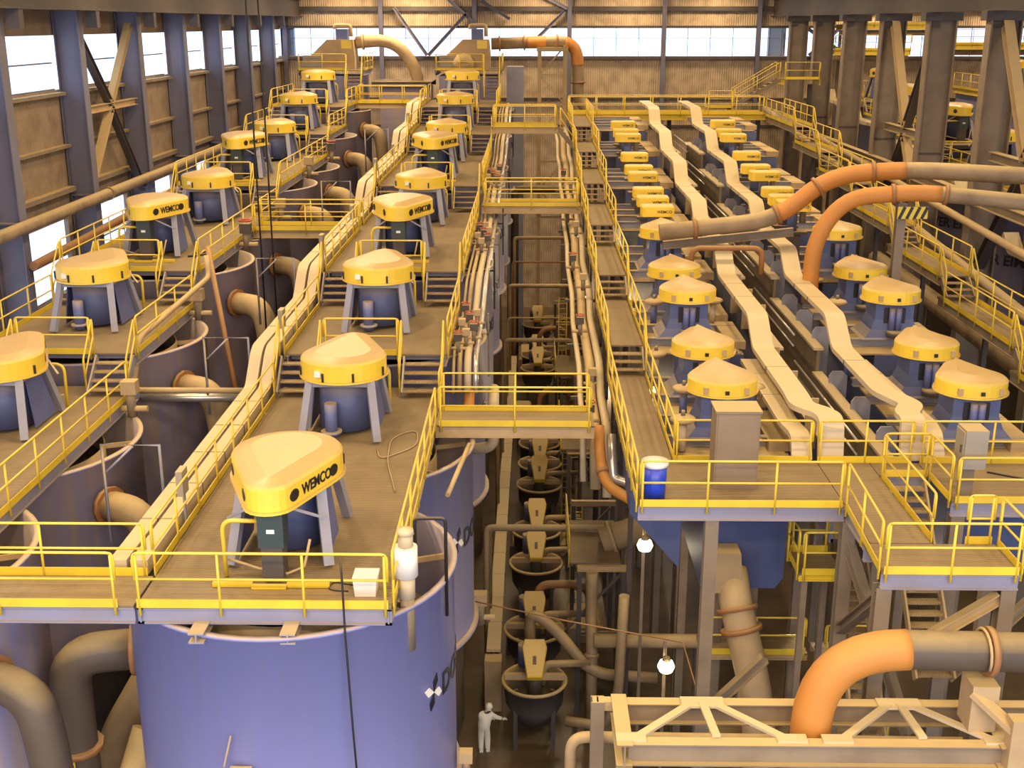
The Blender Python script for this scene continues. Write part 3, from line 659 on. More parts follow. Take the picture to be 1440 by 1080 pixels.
# launders between the two banks
for k, (z, y0, y1) in enumerate(RV[:6]):
    a = 27.6 if k == 0 else y0
    t = thing('froth_trough', 'deep steel trough between the two small cell banks, %s level' % RN[k], 'trough', (8.4, (a + y1)/2, z - 2.4), 'froth troughs')
    for x in (7.75, 9.0): MB().box(x - 0.05, x + 0.05, a, y1, z - 2.4, z - 0.15).build('side_wall', legm if x < 8 else steel, t, True); MB().box(x - 0.16, x + 0.16, a, y1, z - 0.15, z - 0.07).build('edge_flange', tray, t, True)
    MB().box(7.75, 9.0, a, y1, z - 2.4, z - 2.3).build('trough_floor', inner, t, True)
    n = max(1, round((y1 - a) / 2.4))
    for j in range(n):
        y = a + (y1 - a) * (j + 0.5) / n
        MB().add([(9.05, y, z - 1.6), (9.6, y, z - 1.6), (9.6, y, z + 0.15), (9.45, y, z + 0.3), (9.15, y, z + 0.3), (9.05, y, z + 0.15), (9.05, y + 0.06, z - 1.6), (9.6, y + 0.06, z - 1.6), (9.6, y + 0.06, z + 0.15), (9.45, y + 0.06, z + 0.3), (9.15, y + 0.06, z + 0.3), (9.05, y + 0.06, z + 0.15)],
                 [(0, 1, 2, 3, 4, 5), (11, 10, 9, 8, 7, 6), (0, 6, 7, 1), (1, 7, 8, 2), (2, 8, 9, 3), (3, 9, 10, 4), (4, 10, 11, 5), (5, 11, 6, 0)]).build('end_plate', legm, t, True)
        MB().box(7.3, 7.62, y + 0.5, y + 0.56, z - 0.5, z + 0.9).build('tray_post', tan, t, True)
    tag(MB().tube([(8.2, a, z + 0.35), (8.2, y1 - 0.3, z + 0.35)], 0.035, 6).tube([(8.2, a, z), (8.2, y1 - 0.3, z)], 0.03, 6).build('thin_pipe', silver), 'thin bright twin pipe along the trough edge, %s level' % RN[k], 'pipe', 'thin trough pipes')
# mushroom valves with dished caps
for j, (x, y, z) in enumerate(((3.95, 28.4, 13.0), (4.3, 31.0, 13.0), (6.25, 31.2, 13.0), (3.9, 34.6, 13.0), (6.1, 34.9, 13.0), (4.2, 38.4, 13.75), (6.2, 38.6, 13.75), (9.8, 34.7, 13.0), (10.3, 38.4, 13.75), (12.7, 34.7, 13.0), (10.4, 42.0, 13.75), (12.6, 38.4, 13.75), (13.1, 28.3, 13.0))):
    t = thing('air_valve', 'dusty mushroom-capped valve on the %s cells, %s from the front' % ('aisle-side' if x < 8 else 'column-side', ORD[j if x < 8 else j - 7]), 'valve', (x, y, z), 'mushroom-capped valves')
    MB().tube([(0, 0, 0), (0, 0, 0.75)], 0.11, 10).build('stem', tray if j % 3 == 0 else blue, t)
    MB().lathe([(0, 0.72), (0.22, 0.75), (0.34, 0.84), (0.3, 0.9), (0.1, 0.95), (0, 0.95)], n=18).build('cap', tan, t)
    MB().lathe([(0, 0.95), (0.06, 0.95), (0.05, 1.08), (0, 1.08)], n=8).build('knob', steel, t)
# ------------------------------------------------------------------ front deck of the small cells with its stair hole and landing
ZR = 13.2
deck(2.47, 7.08, 24.3, 27.03, ZR, 'front grating deck before the aisle-side cells with the brown cabinet', beams='x', edge=beamb)
deck(7.1, 8.35, 22.38, 27.03, ZR, 'grating walkway that runs from the front deck out to the landing', beams='y', edge=beamb)
deck(6.95, 9.65, 21.0, 22.35, ZR, 'projecting grating landing on tall posts above the pipe bridge', beams='x', edge=beamb)
deck(8.37, 9.53, 26.2, 27.03, ZR, 'small grating strip behind the stair hole', beams='x', edge=beamb)
deck(9.55, 14.9, 24.6, 27.03, ZR, 'front grating deck before the column-side cells with the panel box', beams='x', edge=beamb)
for p, q, n in (((2.5, 24.263), (7.0, 24.263), 'front handrail of the deck with the brown cabinet'), ((2.433, 24.3), (2.433, 26.95), 'end handrail behind the blue bin on the front deck'),
                ((3.6, 27.07), (6.95, 27.07), 'back handrail behind the brown cabinet'), ((7.1, 27.07), (9.4, 27.07), 'back handrail between the two cell banks'), ((9.6, 27.07), (14.8, 27.07), 'back handrail behind the grey panel box'),
                ((7.062, 24.2), (6.912, 21.05), 'long handrail from the front deck down to the landing corner'), ((6.97, 20.963), (9.6, 20.963), 'front handrail of the projecting landing'),
                ((9.687, 21.0), (9.687, 22.3), 'end handrail of the projecting landing'), ((9.05, 22.39), (9.6, 22.39), 'short handrail loop at the back of the landing'),
                ((8.387, 26.1), (8.387, 22.45), 'handrail along the stair hole by the landing walkway'), ((8.42, 26.163), (9.5, 26.163), 'handrail across the back of the stair hole'),
                ((9.513, 26.1), (9.513, 24.65), 'handrail on the panel box side of the stair hole'), ((9.6, 24.563), (14.8, 24.563), 'front handrail of the deck with the panel box')):
    rail((*p, ZR), (*q, ZR), n, step=1.5)
stair(8.5, 9.4, 26.1, 9.6, ZR, 'steep stair dropping through the hole behind the landing', run=3.2, sm=tan)
def post(x, y, z1, label, wd=0.3, mat=steel, z0=0.0, group='deck support posts'):
    o = MB().ibeam((x, y, z0), (x, y, z1), wd, wd).build('support_post', mat); tag(o, label, 'post', group); return o
zb = ZR - 0.38
for x, y, n in ((4.15, 24.5, 'under the front deck near the work lamp'), (7.2, 24.4, 'where the landing walkway leaves the front deck'), (7.05, 21.2, 'under the front corner of the landing'), (9.5, 21.2, 'under the outer corner of the landing'),
                (9.75, 24.8, 'under the deck with the panel box'), (13.0, 24.8, 'under the far end of the panel box deck'), (6.1, 29.5, 'beside the big sloping pipe, farther back'), (7.55, 29.8, 'tall dark, between the two cell banks')):
    post(x, y, zb if y < 29 else 12.8, 'steel post ' + n)
for a, b, n in (((7.05, 21.2, 12.6), (7.2, 24.2, 10.2), 'dark knee brace from the landing corner post'), ((9.4, 21.2, 12.6), (7.15, 21.2, 11.0), 'long pale diagonal between the two landing posts'),
                ((4.15, 24.6, 7.6), (5.6, 24.6, 9.2), 'short diagonal at the work lamp post'), ((7.2, 24.4, 12.4), (8.4, 22.6, 8.5), 'steep diagonal under the landing walkway'), ((13.0, 24.8, 12.2), (10.0, 24.8, 8.6), 'diagonal under the panel box deck')):
    tag(MB().ibeam(a, b, 0.22, 0.22).build('diagonal_brace', tan if 'pale' in n else steel), n, 'brace', 'deck braces')
# lower stair tower under the landing walkway
deck(6.35, 7.35, 25.0, 26.2, 11.2, 'little grating landing of the stair tower under the walkway', beams='x', edge=ytoe, bh=0.15)
for p, q, n in (((6.31, 25.0), (6.31, 26.1), 'aisle-side rail of the little stair tower landing'), ((6.4, 24.96), (7.3, 24.96), 'front rail of the little stair tower landing'), ((6.4, 26.24), (7.3, 26.24), 'back rail of the little stair tower landing')):
    rail((*p, 11.2), (*q, 11.2), n)
stair(7.4, 8.2, 26.0, 6.0, 11.2, 'long dusty stair flight descending below the stair tower landing', run=4.0, sm=tan)
post(6.5, 25.1, 10.98, 'slim post under the stair tower landing', 0.14); post(7.25, 26.1, 10.98, 'slim back post under the stair tower landing', 0.14)
for x0, x1, y, z, n in ((4.6, 7.4, 27.6, 7.6, 'upper lower-level yellow rail under the blue cell bank'), (4.6, 9.5, 26.6, 5.6, 'lowest yellow rail beneath the blue cell bank'), (7.6, 9.2, 27.2, 7.6, 'short yellow rail by the stair tower foot')):
    deck(x0, x1, y, y + 1.0, z, 'dim lower grating floor with the ' + n, beams='x', edge=tan, bh=0.15); rail((x0 + 0.1, y - 0.037, z), (x1 - 0.1, y - 0.037, z), n)
    for px_ in (x0 + 0.2, x1 - 0.2): post(px_, y + 0.9, z - 0.21, 'short post, floor with %s, %s end' % (n, 'aisle' if px_ < (x0 + x1)/2 else 'column'), 0.12)
# deck furniture
o = thing('waste_bin', 'blue plastic drum with pale lid at the corner of the front deck', 'bin', (2.86, 24.75, ZR)); MB().lathe([(0, 0), (0.25, 0), (0.28, 0.8), (0, 0.8)], n=24).build('drum', plastic, o)
MB().lathe([(0, 0.8), (0.31, 0.8), (0.31, 0.9), (0, 0.94)], n=24).build('lid', white, o)
o = thing('electrical_cabinet', 'large brown dusty cabinet standing on the front deck', 'cabinet', (4.78, 25.6, ZR)); MB().box(-0.5, 0.5, -0.32, 0.42, 0, 1.85).build('cabinet_body', cabd, o); MB().box(-0.53, 0.53, -0.36, 0.45, 1.85, 1.9).build('top_cover', cabd, o); MB().box(-0.46, 0.46, -0.335, -0.32, 0.08, 1.8).build('door', cabd, o)
o = thing('panel_box', 'grey electrical panel box on a post at the stair hole corner', 'cabinet', (9.95, 24.9, ZR)); MB().box(-0.14, 0.14, 0.0, 0.2, 0, 0.75).build('pedestal', steel, o); b_ = MB().box(-0.22, 0.28, -0.22, 0.36, 0.75, 1.65).build('box_body', cabm, o); MB().box(-0.25, -0.22, -0.18, 0.32, 0.8, 1.6).build('door', cabm, b_); MB().box(-0.27, -0.25, -0.1, -0.04, 1.1, 1.3).build('handle', dsteel, b_)
o = thing('bucket', 'square white pail on the deck corner above the clean blue tank', 'bucket', (-3.0, 19.75, 13.35)); MB().rings([[(a * s, b * s, z) for a, b in ((-1, -1), (1, -1), (1, 1), (-1, 1))] for s, z in ((0.19, 0), (0.22, 0.34))]).build('pail_body', white, o); MB().box(-0.23, 0.23, -0.23, 0.23, 0.34, 0.38).build('lid', white, o)
def hose(label, pts, r, mat, z):
    o = MB().tube(fillet([(x, y, z + r) for x, y in pts], 0.5, 6), r, 6).build('hose', mat); tag(o, label, 'hose', 'loose hoses'); return o
hose('thin grey hose looped on the aisle-side walkway of the centre row', [(-3.0, 24.6), (-3.4, 26.5), (-3.5, 28.2), (-2.9, 28.9), (-2.75, 27.6), (-3.6, 26.6), (-3.75, 27.4)], 0.02, steel, 13.35)
hose('dark thin cable curled beside the white pail on the front corner deck', [(-3.3, 20.0), (-3.7, 20.15), (-3.75, 19.8), (-3.35, 19.75)], 0.018, black, 13.35)
hose('dark hose lying across the deck with the panel box', [(11.0, 26.4), (12.0, 25.8), (13.6, 25.4), (14.8, 25.2)], 0.025, black, ZR)
hose('black hose coil beside the fourth side wall drive', [(XL + 1.3, 42.0), (XL + 1.9, 42.4), (XL + 1.8, 43.0), (XL + 1.3, 42.7), (XL + 1.6, 41.8)], 0.04, black, 15.35)
# level probe hanging into the clean blue tank
o = thing('level_probe', 'white level probe column standing in the clean blue tank opening', 'instrument', (-2.28, 20.05, 12.2), 'level probes')
MB().tube([(0, 0, -0.2), (0, 0, 0.9)], 0.14, 12).build('lower_cage', steel, o); MB().tube([(0, 0, 0.9), (0, 0, 1.35)], 0.16, 12).build('sleeve', tray, o); MB().tube([(0, 0, 1.35), (0, 0, 1.95)], 0.22, 12).build('actuator', white, o); MB().tube([(0, 0, 1.95), (0, 0, 2.2)], 0.14, 12).build('head', tray, o); MB().lathe([(0, 2.2), (0.17, 2.2), (0.15, 2.3), (0, 2.34)], n=12).build('cap', tray, o)
pipe('thin black pipe stand with cross arms beside the clean blue tank', [(-2.2, 21.0, 13.3), (-2.2, 21.0, 14.3), (-1.6, 21.0, 14.3), (-1.6, 21.0, 12.2)], 0.035, black, rad=0.1)
pipe('pale thin pipe leaning over the second tank opening of the centre row', [(-1.9, 25.8, 12.8), (-1.5, 28.2, 13.2)], 0.06, tan, rad=0)

tag(MB().tube([(-3.35, 19.08, 14.4), (-3.33, 19.06, 13.9), (-3.3, 18.95, 12.9), (-3.22, 18.85, 11), (-3.1, 18.85, 8)], 0.02, 6).build('cable', black), 'thin black cable hanging down the front of the clean blue tank', 'cable')
tag(MB().box(-5.5, -5.1, 18.4, 18.68, 10.2, 10.3).bar((-5.45, 18.66, 10.95), (-5.62, 18.66, 10.3), 0.03, 0.03).build('bracket', tan), 'small dusty bracket low on the face of the clean blue tank', 'bracket')
for k in range(7):
    y = (23.0, 33.3, 40.2, 47.0, 54.3, 61.0, 68.3)[k]; z = [q[0] for q in LEVELS if q[1] <= y < q[2]][0]; c = 0.0085 * (y - 22)
    o = thing('junction_box', 'grey junction box on a stand beside the pale trays, %s from the front' % ORD[k], 'box', (-7.3 + c, y, z - 0.13), 'junction boxes')
    MB().box(-0.02, 0.02, -0.05, 0.05, 0, 1.0).build('stand', legm, o); MB().box(-0.09, 0.05, -0.2, 0.2, 0.75, 1.3).build('box_body', cabm, o)
# ------------------------------------------------------------------ pipes
for i in range(9):
    a = R(-27); rim = LV[i] - 0.45; n = Vector((math.cos(a), math.sin(a), 0)); s = Vector((XL, CY[i], rim - 1.15)) + n * (RT + 0.01)
    if i == 0: s.z = 11.0
    e = s + n * 1.25 + Vector((0.25, -0.1, 0))
    pipe('big curved discharge pipe on the side wall row tank, %s from the front' % ORD[i], [s, s + n * 1.3, e + Vector((0, 0, -1.4)), Vector((e.x, e.y, 0))], 0.4, pdark if i == 0 else pipem if i % 3 else tan, rad=1.1, group='discharge elbows of the side wall row', flanges=(0.01, 0.5), fmat=rust)  # first pipe gets the darker tone, deck shade put into its colour
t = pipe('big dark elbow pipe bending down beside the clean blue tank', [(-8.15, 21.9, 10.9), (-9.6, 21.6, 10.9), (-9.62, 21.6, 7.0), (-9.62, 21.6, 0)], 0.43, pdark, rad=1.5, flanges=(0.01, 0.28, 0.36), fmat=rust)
for dx, nm in ((-9.62, t),):
    q = MB().box(dx - 0.1, dx + 0.1, 21.6 - 0.455, 21.6 - 0.44, 8.05, 8.65).build('identification_tag', ytoe, nm, True)
    for k in range(3): MB().box(dx - 0.07, dx + 0.07, 21.6 - 0.462, 21.6 - 0.455, 8.12 + k * 0.17, 8.2 + k * 0.17).build('tag_mark', black, q, True)
pipe('fat dusty pipe slanting down behind the dark elbow', [(-8.1, 24.5, 10.0), (-9.9, 24.0, 7.0), (-10.3, 24.0, 0)], 0.45, pipem, rad=1.0)
pipe('tan pipe slanting low against the clean blue tank', [(-8.3, 22.4, 8.6), (-9.0, 20.9, 6.0), (-9.3, 20.4, 0)], 0.4, pipem, rad=0.8)
pipe('long dusty pipe along the side wall under its windows', [(-18.84, 36, 16.2), (-18.84, 97, 16.2)], 0.24, pipem, rad=0, flanges=(0.27, 0.6))
pipe('lower rusty pipe along the side wall below the long pipe', [(-18.96, 44, 14.6), (-18.96, 90, 15.4)], 0.18, rust, rad=0)
pipe('bright silver pipe crossing between the two tank rows', [(-12.4, 32.95, 12.9), (-7.9, 32.95, 12.9)], 0.13, silver, rad=0)
pipe('tan pipe that rises beside the third side wall tank and crosses over', [(-8.0, 32.7, 13.2), (-11.6, 32.7, 13.2), (-11.5, 33.4, 14.6), (-10.8, 38.8, 15.3), (-10.9, 39.0, 16.0)], 0.09, tan, rad=0.25)
pipe('brown thin pipe slanting down past the fourth side wall tank', [(-11.0, 39.6, 16.2), (-9.9, 38.0, 11.0), (-9.8, 38.0, 0)], 0.09, rust, rad=0.4)
for k, (x, y) in enumerate(((-9.25, 40.0), (-8.85, 40.0))):
    tag(MB().tube([(x, y, 30.8), (x, y, 11.5)], 0.03, 6).build('hanging_chain', black), 'dark hoist chain hanging between the tank rows, %s from the side wall' % ORD[k], 'chain', 'hoist chains')
for k, (y, z) in enumerate(((24.5, 13.35), (32.9, 13.6), (39.8, 14.6), (52.6, 15.6), (66.5, 16.7))):
    c = 0.0085 * (y - 22)
    tag(MB().tube([(-8.25 + c, y, z - 0.5), (-8.25 + c, y, z + 1.15), (-9.55 + c, y, z + 1.15), (-9.55 + c, y, z - 1.2)], 0.04, 6).tube([(-9.5 + c, y, z + 0.5), (-8.85 + c, y, z + 1.12)], 0.03, 6).build('hanger_frame', legm), 'thin grey hanger frame beside the pale trays, %s from the front' % ORD[k], 'bracket', 'hanger frames')
# pipe rack on the aisle face of the centre row
zC = lambda y: [q[0] for q in LEVELS if q[1] <= y < q[2] or y >= 82][0]
rackm = [tan, pipem, tray, silver]
for k, (dx, dz, r) in enumerate(((0.16, -0.27, 0.05), (0.34, -0.25, 0.08), (0.58, -0.22, 0.11), (0.82, -0.25, 0.08))):
    pts = [(cxC(36) + HW + dx, 32.9, 13.35 + dz)]
    for q, (z, a, b) in enumerate(LEVELS):
        if q == 0: continue
        xx = cxC((a + b) / 2) + HW + dx; pts += [(xx, a - 0.1 + (0.9 if q == 1 else 0), z + dz), (xx, b - 1.1, z + dz)]
    pipe('long %s rack pipe on the aisle side of the centre row, %s from the deck' % (('tan', 'dusty', 'pale', 'silver')[k], ORD[k]), pts, r, rackm[k], rad=0.5, group='rack pipes of the centre row', n=8)
pipe('orange pipe stub with a collar hanging by the lowest aisle bridge', [(-1.75, 33.2, 13.1), (-1.75, 32.7, 12.4), (-1.8, 32.5, 11.2), (-2.2, 32.2, 10.6)], 0.16, orange, rad=0.3, flanges=(0.6,), fmat=rust)
pipe('white upright pipe beside the second centre row tank', [(-1.05, 34.3, 12.8), (-1.05, 33.6, 12.6), (-1.05, 33.5, 11.2), (-2.12, 33.95, 10.9)], 0.17, tray, rad=0.3)
for k in range(9):
    y = 36.5 + k * 5.2; z = zC(y) - 0.42
    xr = cxC(y) + HW; tag(MB().bar((xr + 0.06, y, z + 0.02), (xr + 1.1, y, z + 0.02), 0.06, 0.06).bar((xr + 1.08, y, z + 0.7), (xr + 1.08, y, z - 1.4), 0.06, 0.06).build('pipe_support', black if k % 2 else steel), 'pipe support arm under the centre row rack, %s from the front' % ORD[k], 'support', 'rack supports')
def valve(x, y, z, label, group, wheel=True, s=1.0):
    t = thing('valve_assembly', label, 'valve', (x, y, z), group)
    MB().tube([(0, 0, 0), (0, 0, 0.45 * s)], 0.09 * s, 10).build('body', steel, t)
    MB().box(-0.14 * s, 0.14 * s, -0.12 * s, 0.12 * s, 0.45 * s, 0.7 * s).build('actuator', dsteel if wheel else tan, t)
    if wheel: MB().tube([(0.16 * s * math.cos(2*PI*k/14), 0.16 * s * math.sin(2*PI*k/14), 0.78 * s) for k in range(14)], 0.025 * s, 6, closed=True).build('handwheel', red, t)
    MB().tube([(-0.3 * s, 0, 0.15 * s), (0.3 * s, 0, 0.15 * s)], 0.06 * s, 8).build('side_port', tan, t)
for k in range(21):
    y = 33.4 + (k % 7) * 0.62 + (k // 7) * 10.4; x = cxC(y) + HW + 0.2 + 0.2 * (k % 3)
    valve(x + 0.12, y, zC(y) - 0.15, 'small valve in the %s cluster on the centre row rack, %s of seven' % (ORD[k // 7], ORD[k % 7]), 'rack valves of the centre row', k % 2 == 0, 0.8)
for k in range(6):
    y = (31.0, 38.2, 45.5, 52.2, 59.5, 66.5)[k]; z = [q[0] for q in LEVELS if q[1] <= y < q[2]][0]
    valve(XL + 2.62, y, z - 0.38, 'grey headed valve on the side wall row edge, %s from the front' % ORD[k], 'valves of the side wall row', k % 3 == 2, 1.5)
# bundle on the aisle edge of the small cells
for k, (x, dz, r, m) in enumerate(((2.25, -0.75, 0.13, tray), (1.95, -0.8, 0.16, tan), (1.62, -0.9, 0.09, tray))):
    pts = [(x, 31.0 + 0.6 * k, 10.6), (x, 31.6 + 0.6 * k, 13.2 + dz)]
    for q, (z, a, b) in enumerate(RV): pts += [(x, max(a, 33) + 0.6, z + dz), (x, b - 0.5, z + dz)]
    pipe('long pale pipe in the bundle under the small cell walkway, %s from the walkway' % ORD[k], pts, r, m, rad=0.4, group='bundle pipes', n=8)
pipe('orange hose pipe curving from the bundle under the front deck', [(1.95, 30.6, 12.9), (1.97, 30.3, 12.2), (2.1, 29.7, 11.5), (3.1, 28.5, 11.35)], 0.15, orange, rad=0.7, flanges=(0.4,), fmat=rust)
pipe('silver upright pipe with an elbow beside the orange hose pipe', [(2.28, 30.4, 12.7), (2.32, 29.9, 11.95), (2.34, 29.8, 11.65), (3.2, 29.2, 11.6)], 0.13, silver, rad=0.25)
for k in range(9):
    y = 31.5 + k * 3.6; z = [q[0] for q in RV if q[1] <= y < q[2]][0]
    valve(1.75 + 0.25 * (k % 2), y, z - 0.6, 'small valve on the pipe bundle of the small cells, %s from the front' % ORD[k], 'bundle valves', k % 2 == 0, 0.9)
    tag(MB().bar((1.35, y + 0.5, z - 1.1), (2.5, y + 0.5, z - 1.1), 0.08, 0.1).bar((2.5, y + 0.5, z - 1.15), (2.5, y + 0.5, z - 0.36), 0.08, 0.08).build('pipe_support', dsteel), 'slim pipe support frame under the small cell bundle, %s from the front' % ORD[k], 'support', 'bundle supports')
# two orange and grey pipes arching over the small cells
t = pipe('upper thick pipe arching over the small cells with orange bends', [(4.7, 42.0, 16.3), (8.9, 42.0, 16.78), (10.6, 42.0, 18.35), (13.2, 41.5, 18.62), (22.0, 40.0, 18.3)], 0.3, pipem, rad=1.5, flanges=(0.07, 0.235, 0.33, 0.44), fmat=rust, elbows=((0.235, 0.5),), emat=orange, n=16)
t = pipe('lower thick pipe arching over the column-side cells with an orange bend', [(9.75, 40.0, 14.2), (9.75, 40.0, 16.4), (10.7, 40.0, 17.85), (13.0, 39.6, 18.1), (22.0, 38.0, 17.4)], 0.27, pipem, rad=0.9, flanges=(0.35, 0.46), fmat=rust, elbows=((0.02, 0.45),), emat=orange, n=16)
tag(MB().ibeam((4.9, 42.5, 15.75), (9.6, 42.5, 16.25), 0.2, 0.3).build('pipe_beam', steel), 'level beam carrying the upper arching pipe over the trays', 'beam')
pipe('small orange hose pipe looping under the arching pipe', [(5.8, 41.5, 15.0), (5.8, 41.4, 15.85), (8.3, 41.4, 15.85), (8.3, 41.4, 14.9)], 0.1, rust, rad=0.35)
post(12.6, 39.9, 17.7, 'post carrying the arching pipes beside the column-side cells', 0.3, z0=13.0)
o = thing('hazard_bracket', 'black and yellow striped bracket under the arching pipes', 'bracket', (12.9, 39.6, 17.2)); MB().box(-0.5, 0.5, -0.04, 0.04, 0, 0.4).build('plate', ytoe, o)
for k in range(4): MB().bar((-0.45 + k * 0.25, -0.05, 0.0), (-0.28 + k * 0.25, -0.05, 0.4), 0.02, 0.1, up=(1, 0, 0)).build('stripe', black, o)
for x0, y0, z0, x1, y1, z1, r, nm in ((17.4, 26, 12.6, 17.6, 90, 17.4, 0.2, 'long tan pipe beside the walkway by the broad columns'), (18.4, 26, 14.6, 18.7, 92, 17.0, 0.16, 'upper tan pipe running past the broad columns'), (17.9, 24, 11.2, 17.9, 60, 11.9, 0.42, 'fat dusty pipe low beside the broad columns')):
    pipe(nm, [(x0, y0, z0), (x1, y1, z1)], r, tan if r < 0.3 else pipem, rad=0)
# big sloping pipe below the blue bank
t = pipe('thick tan pipe dropping steeply from the flanged outlet under the blue cell bank', [(5.3, 27.85, 9.9), (5.36, 27.2, 9.2), (6.0, 26.3, 6.6), (6.05, 26.2, 0)], 0.42, tan, rad=2.0, flanges=(0.1, 0.15), fmat=rust, n=18)
tag(MB().rings([[(x, y, z) for x, y in ((-0.42 * s + 5.1, 27.3), (0.42 * s + 5.1, 27.3), (0.42 * s + 5.1, 27.95), (-0.42 * s + 5.1, 27.95))] for s, z in ((1.0, 9.5), (0.8, 10.6))]).build('outlet_box', tan), 'dusty tapered outlet box above the steep thick pipe', 'box')
# foreground pipe bridge
t = thing('pipe_bridge', 'dusty steel pipe bridge with K bracing carrying the big orange bend', 'bridge', (1.75, 19.6, 10.3))
for y in (19.0, 20.35): MB().ibeam((1.9, y, 10.47), (13, y, 10.47), 0.26, 0.46).build('chord_beam', bsteel, t, True)
for x in (1.82, 8.9): MB().ibeam((x, 18.8, 10.5), (x, 20.55, 10.5), 0.3, 0.46).build('end_beam', bsteel, t, True)
for xc in (3.45, 7.3, 11.1):
    for dx in (-1.35, 1.35): MB().bar((xc + dx * 0.16, 20.25, 10.72), (xc + dx, 19.12, 10.72), 0.16, 0.06).build('diagonal', tray, t, True)
    MB().bar((xc, 20.25, 10.74), (xc + 0.1, 19.1, 10.74), 0.16, 0.05).build('strut', tray, t, True)
    q = MB().box(xc - 0.42, xc + 0.42, 20.1, 20.45, 10.7, 10.745).build('gusset_plate', tray, t, True)
    for dx in (-1.5, 1.5): MB().box(xc + dx - 0.28, xc + dx + 0.28, 18.95, 19.2, 10.7, 10.745).build('gusset_plate', tray, t, True)
for x, y in ((1.82, 18.95), (8.9, 18.95), (8.9, 20.4)): MB().ibeam((x, y, 0), (x, y, 10.24), 0.3, 0.3).build('bridge_post', bsteel, t, True)
for x, y in ((1.4, 20.4),): MB().ibeam((x, y, 0), (x, y, 10.7), 0.26, 0.26).build('bridge_post', bsteel, t, True)
MB().box(1.3, 1.95, 20.3, 20.5, 10.5, 10.7).build('end_plate', tan, t, True)
t = pipe('huge foreground pipe with a bright orange bend rising through the pipe bridge', [(5.45, 19.68, 0), (5.45, 19.68, 12.3), (14.0, 19.7, 12.12)], 0.37, pdark, rad=1.7, flanges=(0.735,), fmat=rust, elbows=((0.45, 0.66),), emat=orange, n=24)
o = thing('pipe_saddle', 'dusty saddle frame holding the huge foreground pipe on the bridge', 'support', (8.55, 19.6, 10.75)); MB().box(-0.25, 0.25, -0.3, 0.3, 0, 0.95).build('pedestal', tan, o); MB().tube([(0, 0.09 + 0.44 * math.cos(R(a)), 1.47 + 0.44 * math.sin(R(a))) for a in range(-20, 201, 20)], 0.03, 6).build('strap', tan, o); MB().box(0.3, 0.6, -0.9, -0.6, -0.6, 0.6).build('knee', tan, o); MB().bar((-0.2, -0.2, 0.8), (0.45, -0.75, 0.3), 0.3, 0.1).build('arm', tan, o)
for k, (y, z, x0) in enumerate(((18.62, 10.0, 1.2), (18.36, 9.7, 1.0), (20.75, 9.6, 0.9))):
    pipe('tan service pipe running under the foreground pipe bridge, %s from the front' % ORD[k], [(x0, y, z - 2.5), (x0, y, z), (12.5, y, z - 0.1)], 0.12, tan, rad=0.35, group='service pipes under the bridge', flanges=(0.25,))
# unseen fill lamps added to brighten aisle and under-deck, then the work lamps
for k, (x, y, z) in enumerate(((2.9, 45, 9.5), (2.9, 57, 10.5), (2.9, 69, 11.5), (8.3, 31.0, 8.5))):
    o = thing('work_or_fill_lamp', 'unseen fill lamp added beneath the grating walkways of the small cells, %s from the front' % ORD[k], 'lamp', (x, y, z), 'added fill lamps under the walkways')
    MB().lathe([(0, -0.1), (0.12, 0), (0, 0.1)], n=12).build('bulb', lamp_glow, o); MB().bar((0, 0.2, -0.05), (0, 0.2, (14.64, 16.24, 17.84, 10.79)[k] - z), 0.06, 0.06).build('hanger', steel, o)
    l = bpy.data.lights.new('work_or_fill_light', 'POINT'); l.energy = 420; l.color = (1.0, 0.74, 0.42); l.shadow_soft_size = 0.14
    lo = bpy.data.objects.new('work_or_fill_light', l); COL.objects.link(lo); lo.location = (x, y, z - 0.2)
for k, (x, y, z, nm) in enumerate(((3.62, 33.2, 8.1, 'glaring work lamp under the hopper beside the aisle'), (4.02, 30.1, 5.72, 'glaring work lamp low on a post above the wet floor'))):
    o = thing('work_or_fill_lamp', nm, 'lamp', (x, y, z), 'work lamps')
    MB().lathe([(0, -0.24), (0.19, -0.15), (0.25, 0), (0.19, 0.15), (0, 0.22)], n=14).build('bulb', lamp_glow, o)
    MB().lathe([(0.13, 0.2), (0.1, 0.3), (0, 0.3)], n=14).build('reflector', steel, o)
    MB().bar((0, 0, 0.28), (0, 0.4, 0.36), 0.04, 0.04).build('bracket', steel, o)
    MB().bar((0, 0.4, 0.6), (0, 0.4, -z), 0.1, 0.1).build('lamp_pole', steel, o)
    l = bpy.data.lights.new('work_or_fill_light', 'POINT'); l.energy = 30 if k == 0 else 170; l.color = (1.0, 0.8, 0.5); l.shadow_soft_size = 0.14
    lo = bpy.data.objects.new('work_or_fill_light', l); COL.objects.link(lo); lo.location = (x, y - 0.25, z)

